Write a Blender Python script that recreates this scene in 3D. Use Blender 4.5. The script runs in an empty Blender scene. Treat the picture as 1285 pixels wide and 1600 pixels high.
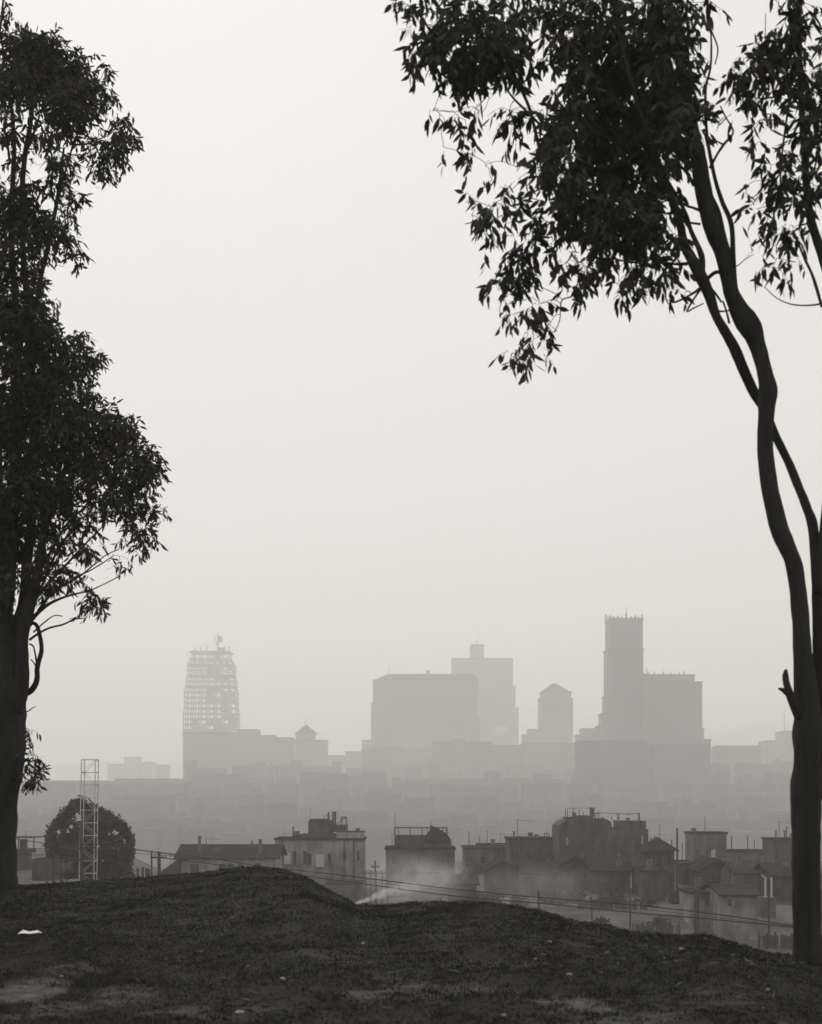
import bpy, math, random
import numpy as np
from mathutils import Vector, noise as mn

# ---------------------------------------------------------------- camera, sky, sun, exposure
SC = bpy.context.scene
COL = SC.collection
F = 2200.0                      # focal length in pixels of the 1285 x 1600 photograph
HOR = 1250.0                    # eye level in those pixels
cd = bpy.data.cameras.new('camera')
cam = bpy.data.objects.new('camera', cd); COL.objects.link(cam)
cd.sensor_fit = 'HORIZONTAL'; cd.sensor_width = 36.0
cd.lens = 36.0 * F / 1285.0
cd.shift_y = (HOR - 800.0) / 1285.0
cd.clip_start = 0.1; cd.clip_end = 20000
cam.location = (0, 0, 0); cam.rotation_euler = (math.radians(90), 0, 0)
cd.dof.use_dof = True; cd.dof.focus_distance = 60.0; cd.dof.aperture_fstop = 3.8
SC.camera = cam

SUN_EL, SUN_AZ = 38.0, -12.0    # in front of the camera, a little to the left, behind thick haze
w = bpy.data.worlds.new('World'); SC.world = w; w.use_nodes = True
nt = w.node_tree; nt.nodes.clear()
sky = nt.nodes.new('ShaderNodeTexSky'); sky.sky_type = 'NISHITA'; sky.sun_disc = False
sky.sun_elevation = math.radians(SUN_EL); sky.sun_rotation = math.radians(SUN_AZ)
sky.dust_density = 6.0; sky.air_density = 1.0; sky.ozone_density = 1.0
bw = nt.nodes.new('ShaderNodeRGBToBW'); nt.links.new(sky.outputs[0], bw.inputs[0])
mr = nt.nodes.new('ShaderNodeMath'); mr.operation = 'MULTIPLY_ADD'     # clear sky veiled by even overcast
SKY_A, SKY_B = 0.02, 4.9
mr.inputs[1].default_value = SKY_A; mr.inputs[2].default_value = SKY_B
nt.links.new(bw.outputs[0], mr.inputs[0])
tint = nt.nodes.new('ShaderNodeVectorMath'); tint.operation = 'SCALE'
tint.inputs[0].default_value = (1.0, 0.986, 0.948)
nt.links.new(mr.outputs[0], tint.inputs['Scale'])
bg = nt.nodes.new('ShaderNodeBackground'); bg.inputs['Strength'].default_value = 0.15
nt.links.new(tint.outputs[0], bg.inputs['Color'])
wo = nt.nodes.new('ShaderNodeOutputWorld'); nt.links.new(bg.outputs[0], wo.inputs[0])

sd = bpy.data.lights.new('sun', 'SUN'); sd.energy = 1.5; sd.angle = math.radians(14)
sd.color = (1.0, 0.985, 0.94)
sun = bpy.data.objects.new('sun', sd); COL.objects.link(sun)
sv = Vector((math.sin(math.radians(SUN_AZ)) * math.cos(math.radians(SUN_EL)),
             math.cos(math.radians(SUN_AZ)) * math.cos(math.radians(SUN_EL)), math.sin(math.radians(SUN_EL))))
sun.rotation_euler = sv.to_track_quat('Z', 'Y').to_euler()
sun.location = (0, 0, 300)

SC.view_settings.view_transform = 'Standard'; SC.view_settings.look = 'None'
SC.view_settings.exposure = 0.125; SC.view_settings.gamma = 1.0
SC.view_settings.use_curve_mapping = False
cy = SC.cycles
SC.render.engine = 'CYCLES'
cy.max_bounces = 6; cy.diffuse_bounces = 3; cy.glossy_bounces = 2; cy.transmission_bounces = 2
cy.transparent_max_bounces = 8; cy.volume_bounces = 3
cy.use_denoising = True; cy.sample_clamp_indirect = 4.0
cy.volume_step_rate = 1.0; cy.volume_max_steps = 256

HAZE_K = 0.00076
random.seed(7)
rng = np.random.default_rng(7)

# ---------------------------------------------------------------- helpers
def X(px, D): return (px - 642.5) / F * D
def Z(py, D): return (HOR - py) / F * D
def P(px, py, D): return Vector((X(px, D), D, Z(py, D)))

def mat(name, v, rough=0.9, var=0.25, scale=3.0, bump=0.0, bscale=20.0, detail=6, spec=0.3, stretch=None):
    m = bpy.data.materials.new(name); m.use_nodes = True
    n = m.node_tree; b = n.nodes['Principled BSDF']
    b.inputs['Roughness'].default_value = rough
    b.inputs['Specular IOR Level'].default_value = spec
    tc = n.nodes.new('ShaderNodeTexCoord'); src = tc.outputs['Object']
    if stretch:
        mp = n.nodes.new('ShaderNodeMapping'); mp.inputs['Scale'].default_value = stretch
        n.links.new(src, mp.inputs[0]); src = mp.outputs[0]
    nz = n.nodes.new('ShaderNodeTexNoise'); nz.inputs['Scale'].default_value = scale; nz.inputs['Detail'].default_value = detail
    n.links.new(src, nz.inputs['Vector'])
    cr = n.nodes.new('ShaderNodeValToRGB')
    lo, hi = v * (1 - var), v * (1 + var)
    cr.color_ramp.elements[0].position = 0.3; cr.color_ramp.elements[1].position = 0.7
    cr.color_ramp.elements[0].color = (lo, lo * .97, lo * .92, 1)
    cr.color_ramp.elements[1].color = (hi, hi * .97, hi * .92, 1)
    n.links.new(nz.outputs['Fac'], cr.inputs[0]); n.links.new(cr.outputs[0], b.inputs['Base Color'])
    if bump:
        n2 = n.nodes.new('ShaderNodeTexNoise'); n2.inputs['Scale'].default_value = bscale; n2.inputs['Detail'].default_value = 6
        n.links.new(src, n2.inputs['Vector'])
        bp = n.nodes.new('ShaderNodeBump'); bp.inputs['Strength'].default_value = bump; bp.inputs['Distance'].default_value = 0.05
        n.links.new(n2.outputs['Fac'], bp.inputs['Height']); n.links.new(bp.outputs[0], b.inputs['Normal'])
    return m

M = {
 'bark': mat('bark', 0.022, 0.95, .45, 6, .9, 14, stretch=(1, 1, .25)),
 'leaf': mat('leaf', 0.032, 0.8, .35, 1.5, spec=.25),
 'bushleaf': mat('bushleaf', 0.045, 0.8, .4, 1.2, spec=.2),
 'blade': mat('blade', 0.032, 1, .2, .9, spec=.1),
 'stone': mat('stone', 0.30, .9, .3, 30, .3),
 'paper': mat('paper', 0.78, .8, .06, 20, .2, 60),
 'wall_dark': mat('wall_dark', 0.055, .95, .55, 1.1, .3, 6, detail=9, spec=.1, stretch=(1, 1, .45)),
 'wall_mid': mat('wall_mid', 0.10, .95, .55, 1.1, .3, 6, detail=9, spec=.1, stretch=(1, 1, .45)),
 'wall_pale': mat('wall_pale', 0.26, .95, .55, 1.1, .3, 6, detail=9, spec=.1, stretch=(1, 1, .45)),
 'wall_grey': mat('wall_grey', 0.19, .95, .55, 1.1, .3, 6, detail=9, spec=.1, stretch=(1, 1, .45)),
 'wall_white': mat('wall_white', 0.42, .9, .15, .6, .2, 8),  # for window panes: brightness of the glass painted as a white base colour
 'roof': mat('roof', 0.026, 1, .35, .8, .3, 12, spec=0),
 'roof_mid': mat('roof_mid', 0.04, 1, .35, .8, .3, 12, spec=0),
 'trim': mat('trim', 0.09, .8, .2, 2),
 'white_trim': mat('white_trim', 0.45, .7, .1, 2),
 'pane': mat('pane', 0.02, .15, .2, 2, spec=.8),
 'iron': mat('iron', 0.035, .7, .3, 4),
 'wood': mat('wood', 0.05, .9, .4, 5, .3, 20, stretch=(1, 1, .2)),
 'brick': mat('brick', 0.09, .95, .3, 3, .3, 12),
 'steel': mat('steel', 0.10, .7, .2, 1),
 'pale_wood': mat('pale_wood', 0.42, .8, .12, 3),
}
def city_mat(name, v, sx, sz):
    """wall with a grid of darker window openings"""
    m = bpy.data.materials.new(name); m.use_nodes = True
    n = m.node_tree; b = n.nodes['Principled BSDF']; b.inputs['Roughness'].default_value = .9
    tc = n.nodes.new('ShaderNodeTexCoord'); sp = n.nodes.new('ShaderNodeSeparateXYZ'); n.links.new(tc.outputs['Object'], sp.inputs[0])
    ad = n.nodes.new('ShaderNodeMath'); ad.operation = 'ADD'; n.links.new(sp.outputs[0], ad.inputs[0]); n.links.new(sp.outputs[1], ad.inputs[1])
    fs = []
    for out, s, duty in ((ad.outputs[0], sx, .42), (sp.outputs[2], sz, .5)):
        d = n.nodes.new('ShaderNodeMath'); d.operation = 'DIVIDE'; d.inputs[1].default_value = s; n.links.new(out, d.inputs[0])
        f = n.nodes.new('ShaderNodeMath'); f.operation = 'FRACT'; n.links.new(d.outputs[0], f.inputs[0])
        l = n.nodes.new('ShaderNodeMath'); l.operation = 'LESS_THAN'; l.inputs[1].default_value = duty; n.links.new(f.outputs[0], l.inputs[0])
        fs.append(l)
    mu = n.nodes.new('ShaderNodeMath'); mu.operation = 'MULTIPLY'; n.links.new(fs[0].outputs[0], mu.inputs[0]); n.links.new(fs[1].outputs[0], mu.inputs[1])
    nz = n.nodes.new('ShaderNodeTexNoise'); nz.inputs['Scale'].default_value = .08; n.links.new(tc.outputs['Object'], nz.inputs['Vector'])
    cr = n.nodes.new('ShaderNodeValToRGB'); cr.color_ramp.elements[0].color = (v*.8, v*.78, v*.73, 1); cr.color_ramp.elements[1].color = (v*1.2, v*1.17, v*1.1, 1)
    n.links.new(nz.outputs['Fac'], cr.inputs[0])
    mx = n.nodes.new('ShaderNodeMixRGB'); n.links.new(mu.outputs[0], mx.inputs[0]); n.links.new(cr.outputs[0], mx.inputs[1])
    mx.inputs[2].default_value = (v*.72, v*.70, v*.66, 1); n.links.new(mx.outputs[0], b.inputs['Base Color'])
    return m
CR = [mat('block_wall_a', .075, var=.4, scale=.05, spec=0), mat('block_wall_b', .055, var=.4, scale=.05, spec=0), mat('block_wall_c', .09, var=.4, scale=.05, spec=0)]
CT = city_mat('city_wall_e', .045, 4.0, 3.6)
CM = [city_mat('city_wall_a', .20, 3.6, 3.6), city_mat('city_wall_b', .14, 4.4, 3.8), city_mat('city_wall_c', .26, 3.0, 3.5), city_mat('city_wall_d', .10, 5.0, 4.2)]

def link_mesh(name, verts, faces, m, parent=None, origin=(0, 0, 0), smooth=False):
    me = bpy.data.meshes.new(name)
    o0 = Vector(origin)
    if isinstance(verts, np.ndarray):
        verts = (verts - np.array(o0)).astype(np.float32)
        me.vertices.add(len(verts)); me.vertices.foreach_set('co', verts.ravel())
        tot = sum(f.shape[0] * f.shape[1] for f in faces); nf = sum(len(f) for f in faces)
        me.loops.add(tot); me.polygons.add(nf)
        me.loops.foreach_set('vertex_index', np.concatenate([f.ravel() for f in faces]).astype(np.int32))
        starts = []; c = 0
        for f in faces:
            starts.append(c + np.arange(len(f)) * f.shape[1]); c += f.size
        me.polygons.foreach_set('loop_start', np.concatenate(starts).astype(np.int32))
        me.update(calc_edges=True); me.validate()
    else:
        me.from_pydata([tuple(Vector(v) - o0) for v in verts], [], faces)
        me.update()
    ms = m if isinstance(m, (list, tuple)) else [m]
    for q in ms: me.materials.append(q)
    if smooth: me.polygons.foreach_set('use_smooth', [True] * len(me.polygons))
    o = bpy.data.objects.new(name, me); COL.objects.link(o)
    if parent is not None: o.parent = parent
    else: o.location = o0
    return o

def thing(name, label, cat, loc, group=None):
    o = bpy.data.objects.new(name, None); COL.objects.link(o)
    o.location = loc; o['label'] = label; o['category'] = cat
    o.empty_display_size = .2
    if group: o['group'] = group
    return o
def tag(o, label, cat, group=None):
    o['label'] = label; o['category'] = cat
    if group: o['group'] = group
    return o

class MB:
    def __init__(s): s.v = []; s.f = []
    def add(s, vs, fs):
        k = len(s.v); s.v += [tuple(v) for v in vs]; s.f += [tuple(i + k for i in f) for f in fs]; return s
    def box(s, x0, x1, y0, y1, z0, z1):
        x0, x1 = min(x0, x1), max(x0, x1); z0, z1 = min(z0, z1), max(z0, z1); y0, y1 = min(y0, y1), max(y0, y1)
        return s.add([(x0,y0,z0),(x1,y0,z0),(x1,y1,z0),(x0,y1,z0),(x0,y0,z1),(x1,y0,z1),(x1,y1,z1),(x0,y1,z1)],
                     [(0,3,2,1),(4,5,6,7),(0,1,5,4),(1,2,6,5),(2,3,7,6),(3,0,4,7)])
    def frustum(s, x0, x1, y0, y1, z0, z1, ix, iy):
        return s.add([(x0,y0,z0),(x1,y0,z0),(x1,y1,z0),(x0,y1,z0),(x0+ix,y0+iy,z1),(x1-ix,y0+iy,z1),(x1-ix,y1-iy,z1),(x0+ix,y1-iy,z1)],
                     [(0,3,2,1),(4,5,6,7),(0,1,5,4),(1,2,6,5),(2,3,7,6),(3,0,4,7)])
    def prism(s, prof, y0, y1):
        """profile in x,z (counter-clockwise from the front) run from y0 to y1"""
        n = len(prof)
        vs = [(p[0], y0, p[1]) for p in prof] + [(p[0], y1, p[1]) for p in prof]
        return s.add(vs, [tuple(range(n)), tuple(range(2*n-1, n-1, -1))] + [(i, i+n, (i+1) % n + n, (i+1) % n) for i in range(n)])
    def prism_x(s, prof, x0, x1):
        n = len(prof)
        vs = [(x0, p[0], p[1]) for p in prof] + [(x1, p[0], p[1]) for p in prof]
        return s.add(vs, [tuple(range(n-1, -1, -1)), tuple(range(n, 2*n))] + [(i, (i+1) % n, (i+1) % n + n, i+n) for i in range(n)])
    def tube(s, pts, rs, n=8, cap=True):
        pts = [Vector(p) for p in pts]
        if not hasattr(rs, '__len__'): rs = [rs] * len(pts)
        k = len(s.v); t0 = None
        for i, p in enumerate(pts):
            t = (pts[min(i+1, len(pts)-1)] - pts[max(i-1, 0)]).normalized()
            if t0 is None:
                a = t.orthogonal().normalized()
            else:
                a = (a - t * a.dot(t)).normalized()
            t0 = t; b = t.cross(a)
            for j in range(n):
                q = 2 * math.pi * j / n
                s.v.append(tuple(p + (a * math.cos(q) + b * math.sin(q)) * rs[i]))
        for i in range(len(pts) - 1):
            for j in range(n):
                s.f.append((k+i*n+j, k+i*n+(j+1) % n, k+(i+1)*n+(j+1) % n, k+(i+1)*n+j))
        if cap:
            s.f.append(tuple(k + j for j in range(n-1, -1, -1))); e = k + (len(pts)-1)*n
            s.f.append(tuple(e + j for j in range(n)))
        return s
    def build(s, name, m, parent=None, smooth=False):
        return link_mesh(name, s.v, s.f, m, parent, parent.location if parent is not None and parent.parent is None else (ROOT0(parent) if parent is not None else (0,0,0)), smooth)
def ROOT0(o):
    while o.parent is not None: o = o.parent
    return o.location

def smoothpath(pts, sub=5):
    """Catmull-Rom through tuples (any length)"""
    p = [np.array(q, float) for q in pts]; p = [2*p[0]-p[1]] + p + [2*p[-1]-p[-2]]
    out = []
    for i in range(1, len(p)-2):
        for k in range(sub):
            t = k / sub
            out.append(.5*((2*p[i]) + (-p[i-1]+p[i+1])*t + (2*p[i-1]-5*p[i]+4*p[i+1]-p[i+2])*t*t + (-p[i-1]+3*p[i]-3*p[i+1]+p[i+2])*t**3))
    out.append(p[-2]); return out

# ---------------------------------------------------------------- ground
CRX = [-400, 0, 100, 210, 320, 360, 405, 440, 480, 500, 530, 556, 600, 680, 760, 800, 850, 900, 1000, 1040, 1100, 1150, 1200, 1242, 1290, 1600]
CRY = [1400, 1386, 1379, 1373, 1366, 1360, 1356, 1361, 1371, 1384, 1399, 1413, 1413, 1410, 1410, 1413, 1425, 1441, 1459, 1462, 1458, 1473, 1487, 1494, 1500, 1530]
CDX = [-400, 0, 300, 405, 556, 760, 1040, 1242, 1600]
CDY = [21, 20.6, 20.5, 20, 17.5, 17, 15, 13.6, 13]
def sstep(t): t = np.clip(t, 0, 1); return t*t*(3-2*t)
def hill_z(x, y):
    u = 642.5 + F * x / np.maximum(y, 6.0)
    yc = np.interp(u, CDX, CDY); zc = (HOR - np.interp(u, CRX, CRY)) / F * yc
    front = -1.68 + (zc + 1.68) * sstep((y - 8) / (yc - 8))
    d = np.maximum(y - yc, 0)
    back = zc - .12*d - .04*np.minimum(d, 6)**2 - .48*np.maximum(d-6, 0)
    return np.where(y < yc, front, back)
def fbm(x, y, s, oct=4, seed=0):
    """cheap value noise, vectorised"""
    r = np.random.default_rng(seed); g = r.random((256, 256)); out = 0; amp = 1; tot = 0
    for o in range(oct):
        u = x*s + 37.3*o; v = y*s + 11.7*o
        i = np.floor(u).astype(int); j = np.floor(v).astype(int); a = u-i; b = v-j
        a = a*a*(3-2*a); b = b*b*(3-2*b)
        G = lambda p, q: g[p % 256, q % 256]
        out = out + amp*(G(i,j)*(1-a)*(1-b)+G(i+1,j)*a*(1-b)+G(i,j+1)*(1-a)*b+G(i+1,j+1)*a*b)
        tot += amp; amp *= .5; s *= 2.03
    return out / tot
def hill_full(x, y):
    return hill_z(x, y) + (fbm(x, y, .9, 3, 1) - .5)*.08 + (fbm(x, y, 6., 3, 2) - .5)*.05 + (fbm(x, y, 17., 2, 4) - .5)*.025
def ground_hit(px, py):
    ys = np.linspace(8.5, 30, 3000); xs = X(px, ys); zr = Z(py, ys); zg = hill_full(xs, ys)
    i = int(np.argmax(zr <= zg)); return Vector((float(xs[i]), float(ys[i]), float(zg[i])))
# bare patches: (px, py, half-width px, half-height px, amount)
PATCH = [(35,1552,75,16,.9),(90,1575,60,8,.5),(25,1590,60,8,.5),(190,1558,60,12,.35),(330,1583,110,9,.35),(115,1512,50,6,.35),(590,1540,80,16,.45),(700,1550,120,10,.3),
         (880,1565,110,13,.5),(980,1595,110,9,.4),(520,1500,60,8,.22),(330,1430,80,12,.18),(760,1508,100,6,.2),(1120,1560,60,10,.3)]
def bare(x, y):
    z = hill_z(x, y); yy = np.maximum(y, 1.0)
    px = 642.5 + F*x/yy; py = HOR - F*z/yy; out = 0*x
    nz = .55*fbm(x, y*1.6, 2.2, 4, 5) + .45*fbm(x, y*2.2, 8., 3, 6)
    for a, b, rx, ry, k in PATCH:
        c = ground_patch[(a, b)]
        q = ((x-c[0])/c[2])**2 + ((y-c[1])/c[3])**2
        out = np.maximum(out, 1.25*k*np.clip(1.3-q, 0, 1)*np.clip(nz*5-1.9, 0, 1.2))
    return np.clip(out + .10*np.clip(fbm(x, y, .7, 4, 9)*4-2.2, 0, 1), 0, 1)
ground_patch = {}
for a, b, rx, ry, k in PATCH:
    h = ground_hit(a, b); dy = abs(1.68*F/(b-HOR-ry) - 1.68*F/(b-HOR+ry))/2
    ground_patch[(a, b)] = (h.x, h.y, rx/F*h.y, max(dy, .25))

gx = np.concatenate([np.arange(-44, -10, .4), np.arange(-10, 10, .085), np.arange(10, 44.1, .4)])
gy = np.concatenate([np.arange(-14, 8, .4), np.arange(8, 23, .075), np.arange(23, 52, .4)])
GX, GY = np.meshgrid(gx, gy); GZ = hill_full(GX, GY)
V = np.stack([GX.ravel(), GY.ravel(), GZ.ravel()], 1)
nx, ny = len(gx), len(gy)
ii = (np.arange(ny-1)[:, None]*nx + np.arange(nx-1)[None]).ravel()
ground_m = bpy.data.materials.new('hill_ground'); ground_m.use_nodes = True
n = ground_m.node_tree; b = n.nodes['Principled BSDF']; b.inputs['Roughness'].default_value = 1.0; b.inputs['Specular IOR Level'].default_value = .05
at = n.nodes.new('ShaderNodeAttribute'); at.attribute_name = 'bare'
tc = n.nodes.new('ShaderNodeTexCoord')
nz = n.nodes.new('ShaderNodeTexNoise'); nz.inputs['Scale'].default_value = 9; nz.inputs['Detail'].default_value = 8; n.links.new(tc.outputs['Object'], nz.inputs['Vector'])
c1 = n.nodes.new('ShaderNodeValToRGB'); c1.color_ramp.elements[0].position = .35; c1.color_ramp.elements[1].position = .7
c1.color_ramp.elements[0].color = (.026, .0252, .0235, 1); c1.color_ramp.elements[1].color = (.034, .033, .0308, 1); n.links.new(nz.outputs['Fac'], c1.inputs[0])
c2 = n.nodes.new('ShaderNodeValToRGB'); c2.color_ramp.elements[0].position = .3; c2.color_ramp.elements[1].position = .75
c2.color_ramp.elements[0].color = (.06, .058, .054, 1); c2.color_ramp.elements[1].color = (.17, .165, .154, 1); n.links.new(nz.outputs['Fac'], c2.inputs[0])
mx = n.nodes.new('ShaderNodeMixRGB'); n.links.new(at.outputs['Fac'], mx.inputs[0]); n.links.new(c1.outputs[0], mx.inputs[1]); n.links.new(c2.outputs[0], mx.inputs[2])
n.links.new(mx.outputs[0], b.inputs['Base Color'])
n2 = n.nodes.new('ShaderNodeTexNoise'); n2.inputs['Scale'].default_value = 40; n2.inputs['Detail'].default_value = 5; n.links.new(tc.outputs['Object'], n2.inputs['Vector'])
bp = n.nodes.new('ShaderNodeBump'); bp.inputs['Strength'].default_value = .8; bp.inputs['Distance'].default_value = .03
n.links.new(n2.outputs['Fac'], bp.inputs['Height']); n.links.new(bp.outputs[0], b.inputs['Normal'])
hill = link_mesh('hill', V, [np.stack([ii, ii+1, ii+nx+1, ii+nx], 1)], ground_m, smooth=True)
hill['kind'] = 'structure'
BV = bare(V[:, 0], V[:, 1]).astype(np.float32)
a_ = hill.data.attributes.new('bare', 'FLOAT', 'POINT'); a_.data.foreach_set('value', BV)

# grass blades: uncountable
def grass(N, seed):
    r = np.random.default_rng(seed)
    y = 9 + 15*r.random(N)**.9; u = -60 + 1400*r.random(N); x = (u-642.5)/F*y
    keep = (bare(x, y) < .12 + .5*r.random(N)) & (fbm(x, y, 3.5, 3, 21) > .18 + .3*r.random(N))
    x, y = x[keep], y[keep]; n_ = len(x); z = hill_full(x, y) - .005
    clump = fbm(x, y, 2.6, 3, 33)
    h = (.010 + .026*r.random(n_)**2)*(.75 + .8*np.clip(clump*2-.6, 0, 1.2)); wd = .003 + .004*r.random(n_)
    a = r.random(n_)*6.283; ln = h*(.3+.9*r.random(n_)); la = r.random(n_)*6.283
    B = np.stack([x, y, z], 1)
    side = np.stack([np.cos(a)*wd, np.sin(a)*wd, 0*wd], 1)
    tip = B + np.stack([np.cos(la)*ln, np.sin(la)*ln, h], 1)
    mid = B + np.stack([np.cos(la)*ln*.3, np.sin(la)*ln*.3, h*.6], 1)
    vs = np.stack([B-side, B+side, mid+side*.8, mid-side*.8, tip], 1).reshape(-1, 3)
    k = np.arange(n_)*5
    g = link_mesh('grass', vs, [np.stack([k, k+1, k+2, k+3], 1), np.stack([k+3, k+2, k+4], 1)], M['blade'])
    g['kind'] = 'stuff'; g['label'] = 'short dark grass covering the near hilltop'; g['category'] = 'grass'
grass(330000, 3)

# wide terrain: saddle with the houses, then the valley and the far rise, to the horizon
def terr_z(x, y):
    u = 642.5 + F*x/np.maximum(y, 40)
    base = np.interp(u, [-200, 180, 250, 560, 700, 1600], [-6.6, -6.6, -9.3, -9.6, -11, -11])
    far = np.interp(y, [0, 190, 260, 520, 1000, 1700, 2600, 5200], [0, 0, -3, -37, -24, -8, -12, -12])
    t = sstep((y-190)/120)
    base = base + 2.7*sstep((u-600)/120)*sstep((y-85)/33)
    zz = base*(1-t) + (-11)*t + far
    amp = np.interp(y, [0, 60, 300, 2000], [.35, .5, 1.5, 4])
    return zz + (fbm(x, y, .035, 4, 12)-.5)*2*amp
tx = np.concatenate([np.arange(-2600, -140, 60), np.arange(-140, 140, 1.6), np.arange(140, 2601, 60)])
ty = np.concatenate([np.arange(-400, 20, 30), np.arange(20, 260, 1.6), np.arange(260, 1200, 25), np.arange(1200, 5200, 110)])
TX, TY = np.meshgrid(tx, ty); TZ = terr_z(TX, TY)
nx, ny = len(tx), len(ty); ii = (np.arange(ny-1)[:, None]*nx + np.arange(nx-1)[None]).ravel()
terr_m = mat('valley_ground', .085, 1, .6, .3, .5, 3, detail=8, spec=.05)
ter = link_mesh('ground', np.stack([TX.ravel(), TY.ravel(), TZ.ravel()], 1), [np.stack([ii, ii+1, ii+nx+1, ii+nx], 1)], terr_m, smooth=True)
ter['kind'] = 'structure'
def tz(x, y): return float(terr_z(np.array([float(x)]), np.array([float(y)]))[0])

# low hills fading out behind the city on the right
hx = np.arange(-2400, 2401, 60.); hyv = np.arange(3600, 5101, 60.)
HX, HY = np.meshgrid(hx, hyv)
HH = (70 + 190*np.exp(-((HX-1150)/520)**2) + 60*np.exp(-((HX+900)/500)**2))*np.sin(np.clip((HY-3600)/1500, 0, 1)*math.pi) + (fbm(HX, HY, .004, 4, 3)-.5)*60 - 22
nx, ny = len(hx), len(hyv); ii = (np.arange(ny-1)[:, None]*nx + np.arange(nx-1)[None]).ravel()
hl = link_mesh('far_hills', np.stack([HX.ravel(), HY.ravel(), HH.ravel()], 1), [np.stack([ii, ii+1, ii+nx+1, ii+nx], 1)], terr_m, smooth=True)
hl['kind'] = 'structure'

# haze
hb = MB().box(-2700, 2700, -500, 5300, -62, 262)
hz = bpy.data.materials.new('haze'); hz.use_nodes = True; n = hz.node_tree; n.nodes.clear()
pv = n.nodes.new('ShaderNodeVolumePrincipled'); pv.inputs['Color'].default_value = (.998, .982, .94, 1)
pv.inputs['Density'].default_value = HAZE_K; pv.inputs['Anisotropy'].default_value = .3
ou = n.nodes.new('ShaderNodeOutputMaterial'); n.links.new(pv.outputs[0], ou.inputs['Volume'])
haze = hb.build('haze', hz); haze['kind'] = 'stuff'; haze['label'] = 'pale smoky haze filling the valley air'; haze['category'] = 'haze'

# ---------------------------------------------------------------- litter and stones on the hilltop
def litter():
    c = ground_hit(47, 1463)
    mb = MB(); s = .115
    pts = [(-1,-.5,.0),(-.5,-.9,.10),(.3,-.8,.05),(1,-.6,.13),(1.05,.2,.03),(.5,.7,.22),(-.2,.6,.10),(-.8,.5,.27),(0,-.1,.16),(.4,-.2,.07),(-.5,-.1,.12)]
    v = [c + Vector((p[0]*s, p[1]*s, p[2]*s*1.0 + .03)) for p in pts]
    top = [(0,1,10),(1,8,10),(1,2,8),(2,9,8),(2,3,9),(3,4,9),(4,5,9),(5,8,9),(5,6,8),(6,10,8),(6,7,10),(7,0,10)]
    k = len(v); v2 = v + [q - Vector((0, 0, .004)) for q in v]
    fs = top + [tuple(i+k for i in reversed(f)) for f in top] + [(i, i+k, (i+1) % 8+k, (i+1) % 8) for i in range(8)]
    mb.add(v2, fs); o = mb.build('paper_scrap', M['paper']); tag(o, 'crumpled white scrap of paper lying on dark grass near left tree', 'litter')
litter()
def stone(px, py, r, label):
    c = ground_hit(px, py); vs = []; fs = []
    for i in range(6):
        for j in range(8):
            th = math.pi*i/5; ph = 2*math.pi*j/8
            q = Vector((math.sin(th)*math.cos(ph), math.sin(th)*math.sin(ph)*.8, math.cos(th)*.55))
            q *= r*(1 + .45*mn.noise(q*2.1 + Vector((px, py, 0)))); vs.append(c + q + Vector((0, 0, r*.25)))
    for i in range(5):
        for j in range(8): fs.append((i*8+j, (i+1)*8+j, (i+1)*8+(j+1) % 8, i*8+(j+1) % 8))
    o = MB().add(vs, fs).build('stone', M['stone']); tag(o, label, 'stone', 'pale stones in the grass')
for px, py, r, lb in [(890,1524,.024,'small pale stone in the grass below the right-hand houses'),
                      (860,1473,.022,'pale pebble lying just under the crest right of centre'),
                      (443,1531,.026,'pale stone in the grass left of centre'),
                      (375,1585,.038,'largest pale stone, low at the bottom left of the grass'),
                      (837,1500,.018,'small grey pebble midway down the right slope'),
                      (568,1475,.020,'small grey pebble below the smoke'),
                      (1065,1484,.024,'pale stone just below the tufted crest near right trunk'),
                      (96,1527,.020,'small pebble above the bare soil patch'),
                      (788,1588,.020,'tiny pale stone at the bottom edge right of centre'),
                      (1200,1548,.02,'small pebble in the grass below right tree')]:
    stone(px, py, r, lb)

def leaf_litter(N, seed):
    r = np.random.default_rng(seed); y = 9.5 + 11*r.random(N); u = -40 + 1360*r.random(N); x = (u-642.5)/F*y
    k_ = r.random(N) < .45; y[k_] = np.clip(13.3 + r.normal(size=k_.sum())*1.3, 9.5, 20); x[k_] = 3.6 + r.normal(size=k_.sum())*1.1
    z = hill_full(x, y) + .012 + .012*r.random(N)
    d = np.stack([r.normal(size=N), r.normal(size=N), r.normal(size=N)*.15], 1)
    vs, fs = leaves_mesh(np.stack([x, y, z], 1), d, .09+.05*r.random(N), .018+.014*r.random(N), r.normal(size=N)*.2, r)
    o = link_mesh('leaf_litter', vs, fs, mat('dry_leaf', .06, 1, .5, .9)); o['kind'] = 'stuff'; o['label'] = 'dry fallen leaves scattered over the dark grass'; o['category'] = 'leaf litter'
# ---------------------------------------------------------------- eucalyptus trees
def limb(parent, name, pts, D, dz=None, wob=.08, n=14, tipD=None):
    """pts: (px, py, half width px[, extra depth m])"""
    q = []
    for i, p in enumerate(pts):
        e = p[3] if len(p) > 3 else 0
        d = D + e
        q.append((X(p[0], d), d, Z(p[1], d), p[2]/F*d))
    sp = smoothpath(q, 7); mb = MB()
    C = [Vector(s[:3]) for s in sp]; R = [max(s[3], .0015) for s in sp]
    mb.tube(C, R, n)
    vs = []
    for i, v in enumerate(mb.v):
        c = C[min(i//n, len(C)-1)]; v = Vector(v); d = v - c
        k = 1 + wob*mn.noise(v*7) + wob*.9*mn.noise(Vector((v.x*22, v.y*22, v.z*4)))
        vs.append(tuple(c + d*k))
    mb.v = vs
    mb.build(name, M['bark'], parent, True)
    return list(zip(C, R))

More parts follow.
